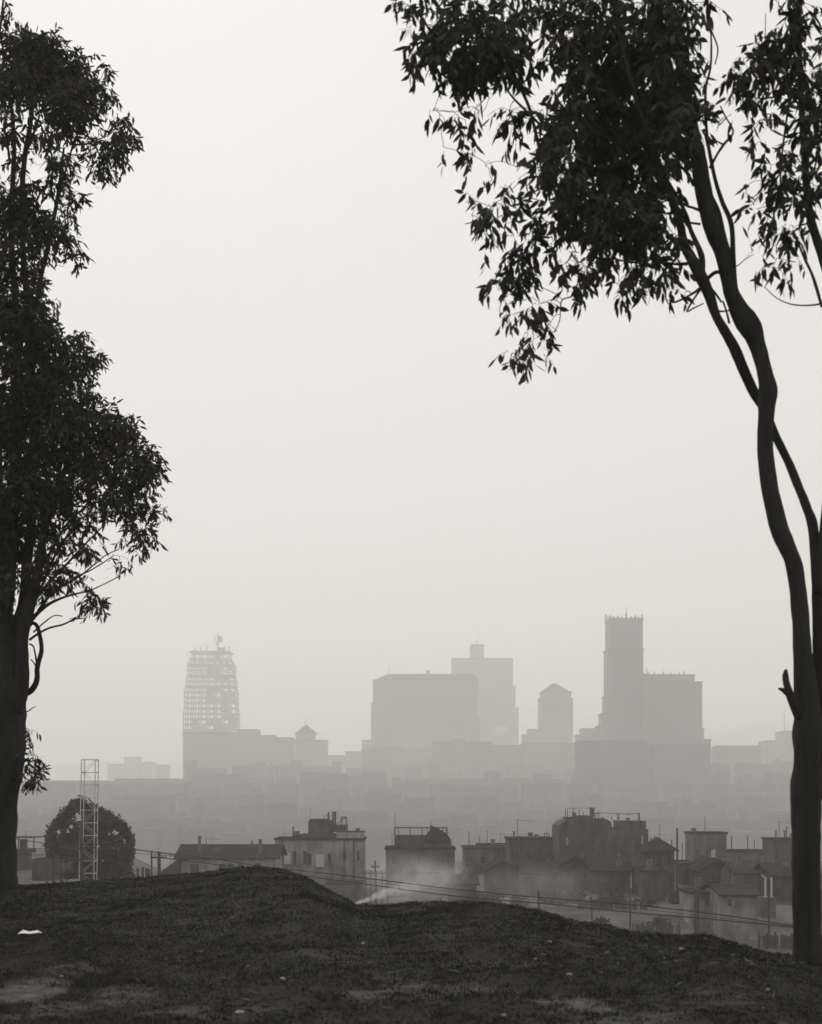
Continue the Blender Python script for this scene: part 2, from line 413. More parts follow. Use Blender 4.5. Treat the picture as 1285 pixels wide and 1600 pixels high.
def leaves_mesh(base, dirs, L, W, curl, r):
    """lanceolate sickle leaves: six vertices each"""
    n_ = len(base)
    d = dirs/np.linalg.norm(dirs, axis=1, keepdims=True)
    rv = r.normal(size=(n_, 3)); s = np.cross(d, rv); s /= np.linalg.norm(s, axis=1, keepdims=True)
    nn = np.cross(d, s); L = L[:, None]; W = W[:, None]; c = curl[:, None]
    def pt(t, k, off): return base + d*L*t + s*(c*L*(t*t)) + nn*(c*.6*L*t*(1-t)) + s*W*k*off
    vs = np.stack([pt(0, 0, 0), pt(.28, .9, -.5), pt(.28, .9, .5), pt(.62, .85, -.5), pt(.62, .85, .5), pt(1, 0, 0)], 1).reshape(-1, 3)
    k = np.arange(n_)*6
    return vs, [np.stack([k+1, k+2, k+4, k+3], 1), np.stack([k, k+2, k+1], 1), np.stack([k+3, k+4, k+5], 1)]

def crown(parent, skel, blobs, D, LL, WW, seed, per=8, droop=.75, dwob=1.0, up=0):
    """blobs: px, py, rx, ry, leaf layers[, extra depth]; each filled with hanging leaf sprays on twigs"""
    r = np.random.default_rng(seed); tw = MB(); base = []; dirs = []
    leafpx = .62*LL*WW*(F/D)**2*.62; nodes = [(c, rr) for c, rr in skel]
    for bl in blobs:
        px, py, rx, ry, lai = bl[:5]; py -= up; e = bl[5] if len(bl) > 5 else r.uniform(-.5, .5)*dwob
        d0 = D + e; c = P(px, py, d0); ax = rx/F*d0; az = ry/F*d0; ay = min((ax+az)/2, 1.0)*.9
        pr_ = 4 if (ax+az)/2 < .095 else per; n_ = max(1, int(round(lai*math.pi*rx*ry/(leafpx*pr_))))
        # branchlet from the closest limb (prefer ones below)
        best = min(nodes, key=lambda q: (q[0]-c).length + max(0, q[0].z-c.z)*.6)
        if (best[0]-c).length > .12:
            a, e_ = best[0], c; m1 = a.lerp(e_, .4) + Vector((r.uniform(-.05,.05), r.uniform(-.05,.05), .10*(e_-a).length)); m2 = a.lerp(e_, .75) + Vector((0, 0, .09*(e_-a).length))
            pp = [Vector(q[:3]) for q in smoothpath([a, m1, m2, e_], 5)]
            pp = [q + Vector((mn.noise(q*5)*.05, 0, mn.noise(q*5+Vector((9,0,0)))*.05)) for q in pp]
            r0 = min(best[1]*.6, .004 + .006*(e_-a).length); tw.tube(pp, [r0 + (.003-r0)*i/(len(pp)-1) for i in range(len(pp))], 5)
            for q in pp[6::3]: nodes.append((q, .004))
        nodes.append((c, .004))
        for _ in range(n_):
            v = r.normal(size=3); v /= np.linalg.norm(v); v *= r.random()**(1/2.4)*.86
            s0 = c + Vector((v[0]*ax, v[1]*ay, v[2]*az))
            out = Vector((v[0]*ax, v[1]*ay, v[2]*az)); out = out.normalized() if out.length > 1e-4 else Vector((1, 0, 0))
            sl = min(r.uniform(.6, 1.5)*LL*1.5, max(.15, 1.5*(ax+az)/2))
            dd = (out*.55 + Vector((r.normal()*.35, r.normal()*.35, r.normal()*.3 - .35))).normalized()
            s1 = s0 + dd*sl*.55; s2 = s1 + (dd + Vector((0, 0, -.7))).normalized()*sl*.45
            if r.random() < .55:
                b0 = c.lerp(s0, .35); tw.tube([b0, b0.lerp(s0, .5) + Vector((0, 0, .02)), s0, s1, s2], [.0028, .0026, .0024, .0018, .001], 3, False)
            else:
                tw.tube([s0, s1, s2], [.0022, .0018, .001], 3, False)
            for k in range(pr_):
                t = (k+.6)/pr_; q = s0.lerp(s1, t/.55) if t < .55 else s1.lerp(s2, (t-.55)/.45)
                base.append(q); w_ = dd*.45 + Vector((r.normal()*.5, r.normal()*.5, -droop*.95 + r.normal()*.42)); dirs.append(w_)
    base = np.array(base); dirs = np.array(dirs); n_ = len(base)
    L = LL*(.6 + .65*r.random(n_)); W = WW*(.6 + .6*r.random(n_)); cu = r.normal(size=n_)*.16
    vs, fs = leaves_mesh(base, dirs, L, W, cu, r)
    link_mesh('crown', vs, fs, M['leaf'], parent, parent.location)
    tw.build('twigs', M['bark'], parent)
    print('crown leaves', n_)

leaf_litter(420, 77)
# ---- right tree
DR = 13.3
TR = thing('eucalyptus_tree', 'tall dark leaning eucalyptus with twin snaking stems on the right', 'tree', P(1264, 1497, DR))
sk = []
sk += limb(TR, 'trunk', [(1266,1530,30),(1264,1500,26),(1262,1460,22.5),(1261,1400,22),(1260,1340,22),(1260,1270,23),(1260,1240,24.5),(1262,1190,21),(1262,1150,22),(1263,1120,21),(1260,1080,18),(1254,1010,14),(1250,950,13.2),(1243,890,13),(1232,858,13.5),(1218,825,14.5),(1207,780,13.5),(1200,740,13),(1196,700,12.5),(1197,660,12),(1199,630,13.5),(1201,608,15),(1196,585,12),(1187,550,12.5),(1178,522,16),(1168,505,18),(1156,485,15),(1142,455,11.5),(1136,425,12),(1130,395,12.5),(1119,370,13),(1110,345,13),(1103,315,13),(1097,285,13),(1091,245,12),(1082,200,10),(1068,120,8),(1052,40,6),(1040,-50,4),(1020,-160,2.5)], DR)
sk += limb(TR, 'limb', [(1276,1250,18,.05),(1280,1160,16,.05),(1281,1080,13,.06),(1281,1010,11,.06),(1279,940,10,.08),(1276,880,8.5,.1),(1270,820,8,.15),(1258,785,7.2,.2),(1244,750,7,.25),(1228,712,6.5,.28),(1212,680,6.5,.3),(1195,640,7,.3),(1178,612,8,.2),(1160,572,8.5,.15),(1146,540,8.5,.1),(1130,512,7.2),(1118,490,7),(1107,457,9),(1092,425,9.5),(1080,402,8.5),(1070,382,7.5),(1063,350,6.5,-.1),(1052,315,6,-.2),(1034,266,5,-.2),(1008,200,4,-.3),(985,120,3,-.4),(960,20,2,-.4)], DR)
sk += limb(TR, 'limb', [(1282,930,10,.05),(1286,860,8.5,.05),(1292,800,8,0),(1300,700,8,-.1),(1312,560,8,-.2),(1304,470,8,-.25),(1288,405,8,-.25),(1266,335,6.5,-.3),(1257,230,5.5,-.3),(1251,120,4.5,-.3),(1250,20,3.5,-.3),(1256,-90,2,-.3)], DR)
sk += limb(TR, 'dead_stub', [(1250,1120,9,-.05),(1243,1103,8,-.08),(1235,1086,7,-.1),(1230,1070,5.5,-.12),(1228,1056,5,-.12),(1229,1046,2.5,-.12)], DR, n=9)
limb(TR, 'dead_stub', [(1234,1088,4,-.1),(1225,1079,3.6,-.12),(1217,1076,1.5,-.14)], DR, n=7)
thin = [
 [(1160,500,4),(1150,450,3.5),(1146,399,4),(1143,350,4),(1129,315,3.5),(1118,280,3),(1108,231,2.8),(1104,196,2.4),(1103,140,2.2),(1111,101,1.8),(1111,45,1.4),(1104,-10,1)],
 [(1140,400,4),(1131,364,3.5),(1124,332,3),(1112,305,2.5),(1100,280,2)],
 [(1097,432,5),(1097,402,5),(1088,378,4),(1080,360,3.5),(1073,336,3),(1060,310,2.5),(1046,285,2)],
 [(1110,262,2.5),(1120,243,2),(1131,226,2.2),(1146,206,1.5),(1134,182,1.2),(1126,165,1)],
 [(1131,226,1.6),(1122,221,1.2),(1117,219,.8)],
 [(1136,430,2.5),(1120,425,3),(1105,436,3),(1098,446,2)],
 [(1098,448,3),(1080,460,1.8),(1055,472,1.6),(1045,468,1)],
 [(1098,448,2),(1086,465,1.6),(1074,486,1.4),(1085,481,1.2),(1100,474,1)],
 [(1106,445,2.5),(1118,458,2),(1128,472,1.5)],
 [(1110,478,1.5),(1125,486,1.5),(1140,485,1.2)],
 [(1140,505,2),(1136,488,1.6),(1130,470,1.4)],
 [(1098,330,2.5),(1085,325,2),(1068,318,1.8),(1060,300,1.2)],
 [(1095,350,2),(1080,348,1.6),(1066,346,1.2)],
 [(1085,290,3),(1070,265,2.5),(1050,256,1.8),(1035,262,1.2)],
 [(1080,240,2.5),(1065,250,2),(1050,240,1.5),(1040,225,1)],
 [(1075,412,3),(1050,412,2),(1020,405,1.8),(990,410,1.5),(955,404,1.2),(935,410,1)],
 [(1060,400,2.2),(1040,422,1.6),(1025,440,1.2)],
 [(915,440,1.5),(895,462,1.2),(878,470,1),(875,500,.8),(866,520,.7)],
 [(985,360,3),(920,330,2.5),(870,300,2),(845,235,2.8),(828,170,2.6),(812,135,2.2),(790,90,1.8)],
 [(870,215,2.5),(850,200,2.2),(830,180,2),(800,150,1.6),(785,125,1.2)],
 [(1285,480,2.2,-.3),(1275,445,2.6,-.3),(1268,425,2.2,-.3),(1256,400,1.8,-.3),(1246,375,1.4,-.3)],
 [(1300,468,2,-.3),(1275,476,1.4,-.3),(1241,476,1.1,-.3),(1215,466,.8,-.3),(1195,448,.6,-.3)],
 [(1250,120,2.4,-.3),(1235,160,2,-.3),(1225,220,1.6,-.3),(1220,280,1.4,-.3),(1225,330,1.2,-.3)],
 [(1252,100,2.4,-.3),(1270,160,2,-.3),(1278,230,1.8,-.3),(1270,280,1.4,-.3)],
 [(1252,30,2,-.3),(1266,20,1.8,-.3),(1280,35,1.6,-.3),(1290,60,1.4,-.3)],
 [(1250,70,2,-.3),(1225,90,1.8,-.3),(1190,110,1.6,-.3),(1160,115,1.2,-.3)],
 [(1250,140,2,-.3),(1215,150,1.6,-.3),(1185,160,1.3,-.3),(1175,200,1.1,-.3),(1182,235,.9,-.3)],
 [(1111,45,1.5),(1122,75,1.2),(1118,100,1)],
 [(1078,130,2),(1075,60,1.8),(1074,10,1.4),(1076,-30,1)],
 [(1196,60,.8,-.3),(1197,20,.6,-.3)],
]
for t in thin: sk += limb(TR, 'branch', t, DR, n=7, wob=.05)
blR = [
 (617,16,8,7,.8),(642,24,16,18,1.6),(650,48,14,18,1.6),(672,62,26,34,2.6),(668,95,24,28,2.8),(700,42,30,26,1.7),(706,88,32,32,3.2),(742,62,40,38,3.3),(738,108,38,30,3.2),(705,122,22,20,2.4),(782,72,36,30,3),(790,110,32,26,2.6),(822,96,22,26,3),
 (768,28,40,24,1.3),(805,40,20,18,1.2),(840,18,34,14,2.4),(870,30,26,22,2.2),(895,22,22,18,2.6),(735,12,36,14,1.5),(690,6,20,10,1.5),
 (672,184,5,4,.9),(686,190,5,12,1),(717,188,12,13,1.8),(730,210,12,16,1.6),(748,182,8,12,1.5),(765,162,7,10,1),(693,238,5,9,1.5),(728,258,12,14,1.4),(742,250,9,14,1.2),(758,264,12,5,1),
 (795,188,14,12,2.8),(800,205,13,13,2.6),(806,236,12,8,1.2),(828,178,12,10,1.2),(845,182,9,12,1.4),(812,272,11,9,1.8),(809,290,10,8,1.2),(795,303,20,6,1.4),(766,290,4,6,.9),
 (743,330,6,13,2.2),(738,348,7,7,1.2),(768,336,18,14,2.4),(762,360,14,16,2.4),(795,326,14,12,1.8),(790,348,13,10,1.6),(820,342,16,14,1.6),(760,400,11,5,.9),(845,350,15,20,1.8),
 (802,375,10,6,1.4),(825,384,18,18,2.6),(815,400,16,16,2.8),(797,422,18,18,2.6),(805,445,20,18,2.6),(775,456,16,10,2),(822,442,14,18,2.2),(786,462,12,10,1.6),(862,388,12,12,1.4),
 (842,486,18,14,2.6),(828,500,16,12,2),(800,504,18,7,1.8),(818,480,10,10,1.6),(859,515,6,22,1.8),(780,496,5,4,.9),(826,530,12,12,1),(806,560,12,10,2.2),(812,574,11,10,1.8),(835,552,8,14,1.6),(850,565,4,8,1),(828,580,5,6,1.2),(795,560,8,4,1.2),
 (880,422,18,9,1.2),(905,420,24,12,2.2),(922,430,20,14,2.4),(905,445,16,14,2.2),(918,462,9,12,1.8),(898,462,8,8,1.6),(945,416,18,10,1.4),(952,436,10,8,1.2),(942,405,14,10,1.6),
 (972,400,26,18,2.4),(985,425,14,18,1.8),(968,450,12,9,1.4),(985,462,20,14,2.6),(998,445,14,14,1.6),(1014,452,14,10,1.6),(1030,430,18,16,2.2),(1024,412,20,10,1.8),(1045,415,14,8,1.4),(1050,455,10,9,1.2),(1070,470,5,4,.8),(1060,425,12,8,1.2),
 # dense heart of the crown
 (885,62,24,30,2.8),(900,100,26,34,3.2),(925,60,34,36,3.4),(965,40,36,34,2.6),(960,100,46,46,4),(1000,75,34,40,3.2),(1030,45,28,34,3),(1040,100,34,46,3.8),(925,150,38,44,4),(985,160,50,50,4),(1040,165,34,44,4.2),(1070,150,18,38,3),
 (885,195,24,34,3),(905,215,36,40,4),(960,230,50,46,4),(1015,225,44,46,4),(1060,215,26,40,3.6),(862,150,10,16,1.4),(858,215,10,14,1.3),(870,245,22,26,2.8),(880,280,36,30,3.2),(862,262,14,26,2.2),(930,290,44,38,3.8),(985,285,40,38,3.6),(1020,290,18,40,2.6),(1062,260,16,22,2.2),
 (905,335,38,30,3),(955,340,40,32,3.6),(1000,335,34,32,3.2),(880,340,24,20,2.2),(985,368,44,20,3.2),(930,368,28,16,2.6),(1025,360,26,26,2.6),(1048,375,16,22,2.2),(1010,388,26,16,2.2),(945,385,24,14,1.8),(868,362,14,12,1.6),(1045,330,14,18,1.8),
 (1062,18,24,24,2.2),(1070,40,18,22,2.2),(1062,80,16,24,2),(1052,8,22,16,2.2),(1008,14,30,18,2.2),(945,8,30,14,2),(1080,70,8,30,1.2),
 (1105,12,16,9,1.4),(1118,22,10,7,1.2),(1094,20,10,12,1.3),(1091,98,7,5,1),(1086,119,6,4,1),(1079,138,8,8,1.8),(1086,155,6,6,1.2),(1112,140,9,6,1),(1105,192,11,9,1.8),(1100,182,8,8,1.2),(1085,175,8,14,1.6),(1104,165,5,10,.9),
 # foliage hung from the limb at the right edge
 (1228,6,22,7,2.2,-.3),(1246,18,24,16,2.8,-.3),(1240,40,20,14,2.4,-.3),(1205,58,9,9,1.6,-.3),(1222,66,24,16,2.4,-.3),(1188,78,14,12,2.4,-.3),(1240,70,16,22,2.4,-.3),(1146,108,11,8,2.4,-.3),(1150,126,12,16,2.4,-.3),(1170,126,20,16,3,-.3),(1188,112,20,18,3,-.3),(1210,100,22,20,2.8,-.3),(1236,105,20,22,2.6,-.3),
 (1262,130,24,20,2.6,-.3),(1280,150,16,22,2.4,-.3),(1222,130,24,14,2.2,-.3),(1188,148,14,14,2,-.3),(1185,165,12,9,1.4,-.3),(1158,160,10,10,1.3,-.3),(1157,178,12,12,1.8,-.3),(1143,190,6,10,1.5,-.3),(1212,162,16,12,1.2,-.3),(1238,160,16,16,2,-.3),(1272,175,18,22,2,-.3),(1255,190,14,16,1.4,-.3),
 (1184,205,12,18,1,-.3),(1205,195,16,20,.9,-.3),(1170,242,8,6,1.6,-.3),(1188,257,7,9,1.6,-.3),(1196,228,8,9,1.6,-.3),(1222,250,14,18,1.6,-.3),(1222,270,16,14,2.2,-.3),(1252,225,18,26,1,-.3),(1276,225,16,30,1.3,-.3),(1245,262,14,14,1.4,-.3),(1204,292,10,8,2,-.3),(1215,300,18,11,2.4,-.3),(1240,296,20,14,2.4,-.3),(1266,285,16,20,2,-.3),(1282,305,12,22,2,-.3),
 (1220,322,10,14,1.8,-.3),(1244,325,18,12,2.2,-.3),(1262,318,14,14,2,-.3),(1171,303,5,5,1.5,-.3),(1180,332,10,10,2.6,-.3),(1192,345,10,8,1.6,-.3),(1200,358,9,12,1.8,-.3),(1212,348,9,10,1.2,-.3),(1230,365,16,14,2.4,-.3),(1226,385,14,12,2.4,-.3),(1242,380,9,10,1.6,-.3),(1175,407,5,3,.9,-.3),(1192,410,8,4,1,-.3),(1199,424,7,8,1.4,-.3),(1216,415,10,12,1.6,-.3),(1222,436,8,11,1.4,-.3),(1236,447,8,7,1.4,-.3),(1244,410,10,6,1.4,-.3),(1181,438,6,4,1,-.3),(1275,360,14,12,.8,-.3),
 # out of frame above and to the right
 (700,-50,70,40,1.6),(820,-55,80,45,1.8),(940,-70,90,60,2),(1050,-70,60,60,1.6),(1250,-60,60,50,1.6),(1330,60,50,80,1.5),(1340,220,50,80,1.5),(1370,350,40,60,1),
]
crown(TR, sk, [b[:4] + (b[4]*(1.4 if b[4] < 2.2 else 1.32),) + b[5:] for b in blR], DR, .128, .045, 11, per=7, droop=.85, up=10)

# ---- left tree
DL = 20.0
TL = thing('eucalyptus_tree', 'broad dark eucalyptus cut off by the left edge with dense leaf clumps', 'tree', P(-10, 1390, DL))
sl = []
sl += limb(TL, 'trunk', [(-12,1440,44),(-9,1390,36),(-6,1340,31),(-4,1290,30),(-3,1240,32),(2,1190,35),(4,1140,35),(6,1100,35),(8,1070,32),(4,1030,26),(-2,980,22),(-6,900,20),(-10,800,17),(-12,680,14),(-14,560,12),(-12,440,9),(-10,330,7),(-14,220,5),(-8,100,3.5),(2,30,2),(6,-10,1.2)], DL)
sl += limb(TL, 'limb', [(20,1110,16,-.1),(32,1080,12,-.15),(35,1040,10,-.18),(35,1000,9.5,-.2),(38,965,12,-.2),(48,940,9,-.1),(58,900,7.5,.1),(66,850,6.5,.2),(76,800,5.5,.35),(95,750,4.5,.45),(120,700,3.5,.5),(150,670,2.5,.5)], DL)
sl += limb(TL, 'limb', [(20,1010,14,.1),(28,975,11,.15),(38,940,9,.2),(42,880,8,.2),(50,800,7,.2),(52,700,6.5,.2),(50,600,6,.2),(46,500,5.5,.2),(38,420,5,.2),(34,330,4.5,.2),(38,250,4,.2),(48,190,3.2,.2),(55,120,2.5,.2)], DL)
sl += limb(TL, 'limb', [(8,960,12),(14,900,11),(18,800,9,.1),(24,700,8,.3),(28,580,7,.4),(24,470,5.5,.4),(18,380,4.5,.4),(20,290,4,.3),(22,220,3.2,.3),(16,150,2.4,.3)], DL)
sl += limb(TL, 'limb', [(46,500,4,.2),(60,460,4,.1),(64,430,3.8,.1),(72,400,3.6,0),(80,360,3.4,0),(88,320,3,0),(95,270,2.2,0),(100,230,1.6,0)], DL)
LT = [
 [(44,980,3),(50,974,3),(57,977,3),(62,992,3.2),(65,1015,3.4),(61,1032,3.6),(58,1045,4),(58,1060,4.2),(54,1072,4.6),(46,1081,5),(34,1084,6)],
 [(46,1006,1.4),(52,1010,1.4),(55,1022,1.5),(57,1034,1.8),(58,1042,2)],
 [(48,1030,1),(53,1036,1.2),(57,1042,1.5)],
 [(46,1000,2),(60,990,1.8),(78,981,1.6),(98,976,1.4),(116,968,1.2),(130,966,.9)],
 [(52,988,1.4),(70,972,1.1),(85,962,.9),(98,963,.8)],
 [(48,970,3.5),(62,955,3.2),(78,943,2.6),(98,934,2),(118,928,1.6),(137,924,1.2),(160,914,.9),(184,902,.8)],
 [(60,955,3),(74,935,2.4),(88,922,2),(105,912,1.7),(128,898,1.4),(145,884,1.2),(165,868,.9),(186,858,.8)],
 [(64,925,3),(82,905,2.4),(103,883,2),(122,862,1.7),(140,843,1.4),(156,827,1.1),(170,812,.9)],
 [(105,912,1.3),(122,900,1.2),(140,892,1),(160,880,.9),(178,868,.7)],
 [(70,880,3),(86,850,2.5),(104,820,2.2),(124,800,2),(150,785,1.6),(180,778,1.2),(205,775,1)],
 [(60,930,2.5),(80,880,2.2),(96,852,1.9),(110,830,1.6),(130,815,1.3)],
 [(36,1105,1.4),(42,1112,1),(50,1107,.8),(56,1104,.5)],
 [(34,1185,3),(42,1188,1.8),(50,1190,1.2)],
 [(34,1160,2),(40,1158,1.2),(45,1155,.8)],
 [(15,250,2.4,.2),(10,215,2,.2),(4,200,1.4,.2)],
 [(36,245,2.4,.2),(52,210,2,.2),(62,180,1.5,.2)],
 [(80,300,2.2),(82,250,1.8),(72,215,1.4),(62,190,1)],
 [(88,320,2),(110,240,1.6),(118,215,1.3),(135,195,1)],
 [(70,400,2),(76,360,1.8),(62,330,1.5),(50,300,1.2)],
 [(110,225,1.5),(135,225,1.2),(160,215,1)],
 [(55,180,2),(80,160,1.8),(120,140,1.4),(150,130,1)],
 [(60,560,3),(90,545,2.2),(120,540,1.8),(140,545,1.3)],
 [(100,740,3),(140,720,2.4),(180,710,1.8),(215,715,1.3)],
 [(120,700,2.4),(150,680,2),(175,665,1.5)],
]
for t in LT: sl += limb(TL, 'branch', t, DL, n=6, wob=.04)
blL = [
 (8,10,8,10,1.2),(4,28,8,12,1.4),(14,26,4,6,.8),(28,85,34,34,3.6),(60,95,38,42,3.8),(75,78,22,26,3),(20,130,30,34,3.6),(62,135,38,26,3.4),(100,115,30,34,3.2),(122,110,24,24,3),(110,150,34,28,3),(145,130,22,22,1.8),(165,118,12,12,1.6),(160,145,18,12,2.6),(135,170,20,20,2.8),(110,180,24,20,2.4),(90,170,20,20,2),(105,200,12,14,2),(122,205,14,12,2.2),
 (178,192,14,8,1.4),(195,205,16,14,2.8),(188,225,18,20,2.8),(202,218,10,12,2),(172,245,16,18,2.4),(160,262,12,14,1.6),(155,222,12,12,1),(140,235,10,10,1),(142,215,8,8,1),(172,272,10,10,1.8),(148,265,8,10,1.2),(140,288,6,3,1),(150,285,3,4,1),
 (6,175,14,14,1.8),(20,190,6,24,1.3),(48,180,7,18,1.2),(12,208,12,14,1.2),(44,206,9,14,1.8),(62,220,14,18,1.8),(20,222,10,14,1.6),(72,195,12,14,1.6),(84,200,8,16,1.2),(24,245,10,18,1.8),(36,262,8,14,1.4),(78,230,8,10,1),
 (92,246,16,14,2.2),(85,265,14,12,2),(104,262,14,10,2),(110,250,8,14,1.6),(80,290,16,12,2.4),(58,288,12,12,1.6),(95,285,8,9,1.2),(112,305,14,8,1.6),(108,322,10,10,2),(125,308,8,6,1.4),(96,315,6,9,1),
 (8,300,16,16,2),(30,290,14,12,1.8),(20,325,34,22,3.4),(50,340,26,22,3.2),(15,360,26,24,3.4),(60,365,20,20,2.4),(88,358,16,16,2.2),(104,350,14,12,2.2),(100,375,18,14,2.2),(115,388,10,10,1.4),(120,408,9,12,1.4),(125,395,7,5,1.4),(84,345,9,10,1.2),(108,405,5,8,.9),(40,385,26,20,2.2),(70,390,14,16,1.6),
 (12,400,18,22,2.4),(38,412,14,18,1.6),(58,420,12,16,1.6),(20,435,24,18,2.6),(48,442,14,14,2),(66,445,8,14,1.4),(4,440,10,30,2),(70,475,12,8,1.8),(80,488,8,6,1.6),(25,470,34,18,3.4),
 (20,500,34,28,4),(55,500,28,24,3.6),(70,525,22,18,3),(85,515,10,10,1.6),(88,535,9,12,1.6),
 (112,532,14,12,2.4),(125,525,8,7,1.8),(118,555,24,20,2.6),(138,555,14,14,2),(152,562,11,9,1.6),(160,558,7,5,1.4),(135,580,14,16,2.2),(146,592,6,8,1.4),(110,580,22,18,3),(75,560,24,24,3),(50,545,24,24,3),(15,550,24,34,4),(45,590,30,30,3.4),(80,595,28,24,3.6),
 (132,610,12,12,1.8),(145,620,11,10,1.8),(120,628,24,16,3),(150,638,10,10,2),(90,630,32,28,4),(40,640,40,34,4.2),(110,660,36,26,4),(140,655,16,14,2.6),
 (172,648,16,10,2),(182,660,22,18,2.8),(165,670,22,20,3),(202,668,8,10,1.4),(190,685,26,20,3),(212,692,10,12,1.8),(222,705,18,14,2.6),(150,695,26,22,3.2),(235,722,16,14,2.8),(238,740,14,12,2.6),(212,728,28,22,3.4),(178,720,26,20,2.8),(130,715,24,26,3),(90,700,36,32,4),(40,710,40,40,4.4),(0,650,30,60,4),
 (145,740,20,20,2.2),(165,748,20,14,1.8),(200,752,26,14,3),(225,755,16,9,2.2),(244,752,6,9,1.4),(115,760,26,24,2.8),(75,765,34,34,4),(30,775,34,34,4),(0,790,20,50,4),
 (160,775,22,14,2),(190,775,24,14,2.8),(215,780,18,10,2.4),(232,775,8,8,1.6),(175,795,20,12,2.6),(150,800,18,14,2),(235,795,14,8,1.6),(250,805,9,8,1.8),(260,805,5,6,1.4),(258,818,4,3,1),(228,810,9,12,1.6),(205,800,16,12,2.2),(215,820,16,12,2.2),(228,835,12,12,2.4),(220,850,12,10,2.2),(240,845,7,7,1.4),(212,865,9,6,1.2),(200,838,8,7,1.1),(185,852,7,5,1.2),
 (95,800,32,22,3),(125,820,22,14,1.8),(60,825,28,24,3),(20,840,24,34,3.4),(75,850,20,16,1.8),(98,850,14,12,1.4),(115,845,9,8,1.1),(150,835,12,6,1.1),(155,850,6,4,.9),
 (132,858,14,9,2.6),(135,868,11,8,2.6),(120,855,8,6,1.4),(85,880,14,14,1.6),(60,885,14,20,1.8),(92,900,16,14,2.6),(78,915,16,14,2.2),(104,905,9,9,1.8),(64,925,14,12,1.6),(20,900,12,30,1.8),(5,920,12,40,2.2),(105,918,8,5,1.2),
 (188,880,9,5,1.4),(187,892,7,6,1.8),(200,878,3,3,.9),(130,905,7,7,1.6),(134,918,6,9,1.6),(127,913,5,5,1.2),(145,938,12,8,2),(150,948,12,8,2.2),(132,945,8,9,1.6),(158,952,6,7,1.4),(130,962,5,4,1),(142,964,5,4,.9),
 (42,1145,8,5,1.6),(44,1157,7,6,1.8),(39,1170,3,9,1.2),(44,1182,8,6,1.6),(50,1195,11,10,2.4),(58,1198,8,8,1.8),(46,1212,12,9,2.2),(56,1218,9,8,2),(50,1226,8,6,1.4),(38,1222,5,8,1.4),
 # out of frame to the left
 (-60,100,60,60,2),(-70,330,60,80,1.8),(-60,560,50,90,2),(-80,760,70,90,2),(-170,640,60,80,1.4),(-180,420,60,80,1.3),(-150,200,60,80,1.3),(-60,-40,60,50,1.4),
]
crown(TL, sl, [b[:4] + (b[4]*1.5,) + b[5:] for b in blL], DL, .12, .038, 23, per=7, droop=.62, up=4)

# ---------------------------------------------------------------- round tree, mast, lamp and poles on the left
DB = 95.0
TB = thing('round_tree', 'round-topped bushy dark tree standing beyond the hilltop on the left', 'tree', (X(138, DB), DB, tz(X(138, DB), DB)))
bt = MB(); zb = tz(X(138, DB), DB)
bt.tube([(X(138,DB), DB, zb-.3), (X(137,DB), DB, zb+1), (X(139,DB), DB, zb+2.2), (X(141,DB), DB, zb+3.8)], [.22, .19, .15, .08], 8)
bt.build('trunk', M['bark'], TB, True)
bt = MB()
for a, b_ in [(95,1310),(112,1280),(150,1270),(180,1300),(195,1330),(165,1335)]:
    bt.tube([(X(138,DB), DB, zb+1.3), (X((138+a)/2,DB), DB+.2, (zb+1.6+Z(b_,DB))/2), P(a, b_, DB)], [.1, .07, .03], 6)
bt.build('limb', M['bark'], TB, True)
lob = [(92,1318,20,22),(84,1300,12,14),(92,1290,13,13),(100,1278,12,12),(110,1268,12,12),(118,1258,11,10),(128,1255,9,9),(134,1264,12,12),(146,1264,9,9),(156,1269,10,9),(168,1275,10,9),(178,1283,10,9),(190,1292,10,10),(198,1302,9,11),(204,1316,8,14),(203,1332,9,14),(196,1350,12,14),(185,1360,14,12),(165,1358,18,14),(145,1355,18,16),(128,1350,16,18),(120,1325,24,24),(145,1290,26,24),(170,1300,24,18),(180,1330,24,24),(152,1325,22,24),(110,1298,18,18),(84,1332,12,12),(100,1340,10,8),(76,1318,6,8),(78,1308,6,6),(118,1366,26,7),(160,1368,40,6),(200,1366,10,8)]
holes = [(92,1300,4,6),(90,1309,3,3),(111,1292,4,4),(106,1300,3,4),(180,1301,6,4),(171,1304,3,3),(146,1333,3,5),(154,1322,3,5),(98,1345,5,3),(88,1338,5,2)]
bs = []; r = np.random.default_rng(5)
for a, b_, rx, ry in lob:
    n_ = int(rx*ry*3.1416*1.5); v = r.normal(size=(n_, 3)); v /= np.linalg.norm(v, axis=1, keepdims=True); v *= (.5+.5*r.random((n_, 1)))*(1+.16*np.sin(v[:, :1]*9+a)+.16*np.cos(v[:, 2:3]*11+b_)); v[::40] *= 1.22
    px = a + v[:, 0]*rx; py = b_ + v[:, 2]*ry; d = DB + v[:, 1]*min(1.6, (rx+ry)/2/F*DB) + r.normal()*.5
    ok = np.ones(n_, bool)
    for h in holes: ok &= ((px-h[0])/h[2])**2 + ((py-h[1])/h[3])**2 > 1
    bs.append(np.stack([X(px, d), d, Z(py, d)], 1)[ok])
bs = np.concatenate(bs); n_ = len(bs)
vs, fs = leaves_mesh(bs, r.normal(size=(n_, 3)), .12+.07*r.random(n_), .07+.04*r.random(n_), r.normal(size=n_)*.1, r)
link_mesh('crown', vs, fs, M['bushleaf'], TB, TB.location)

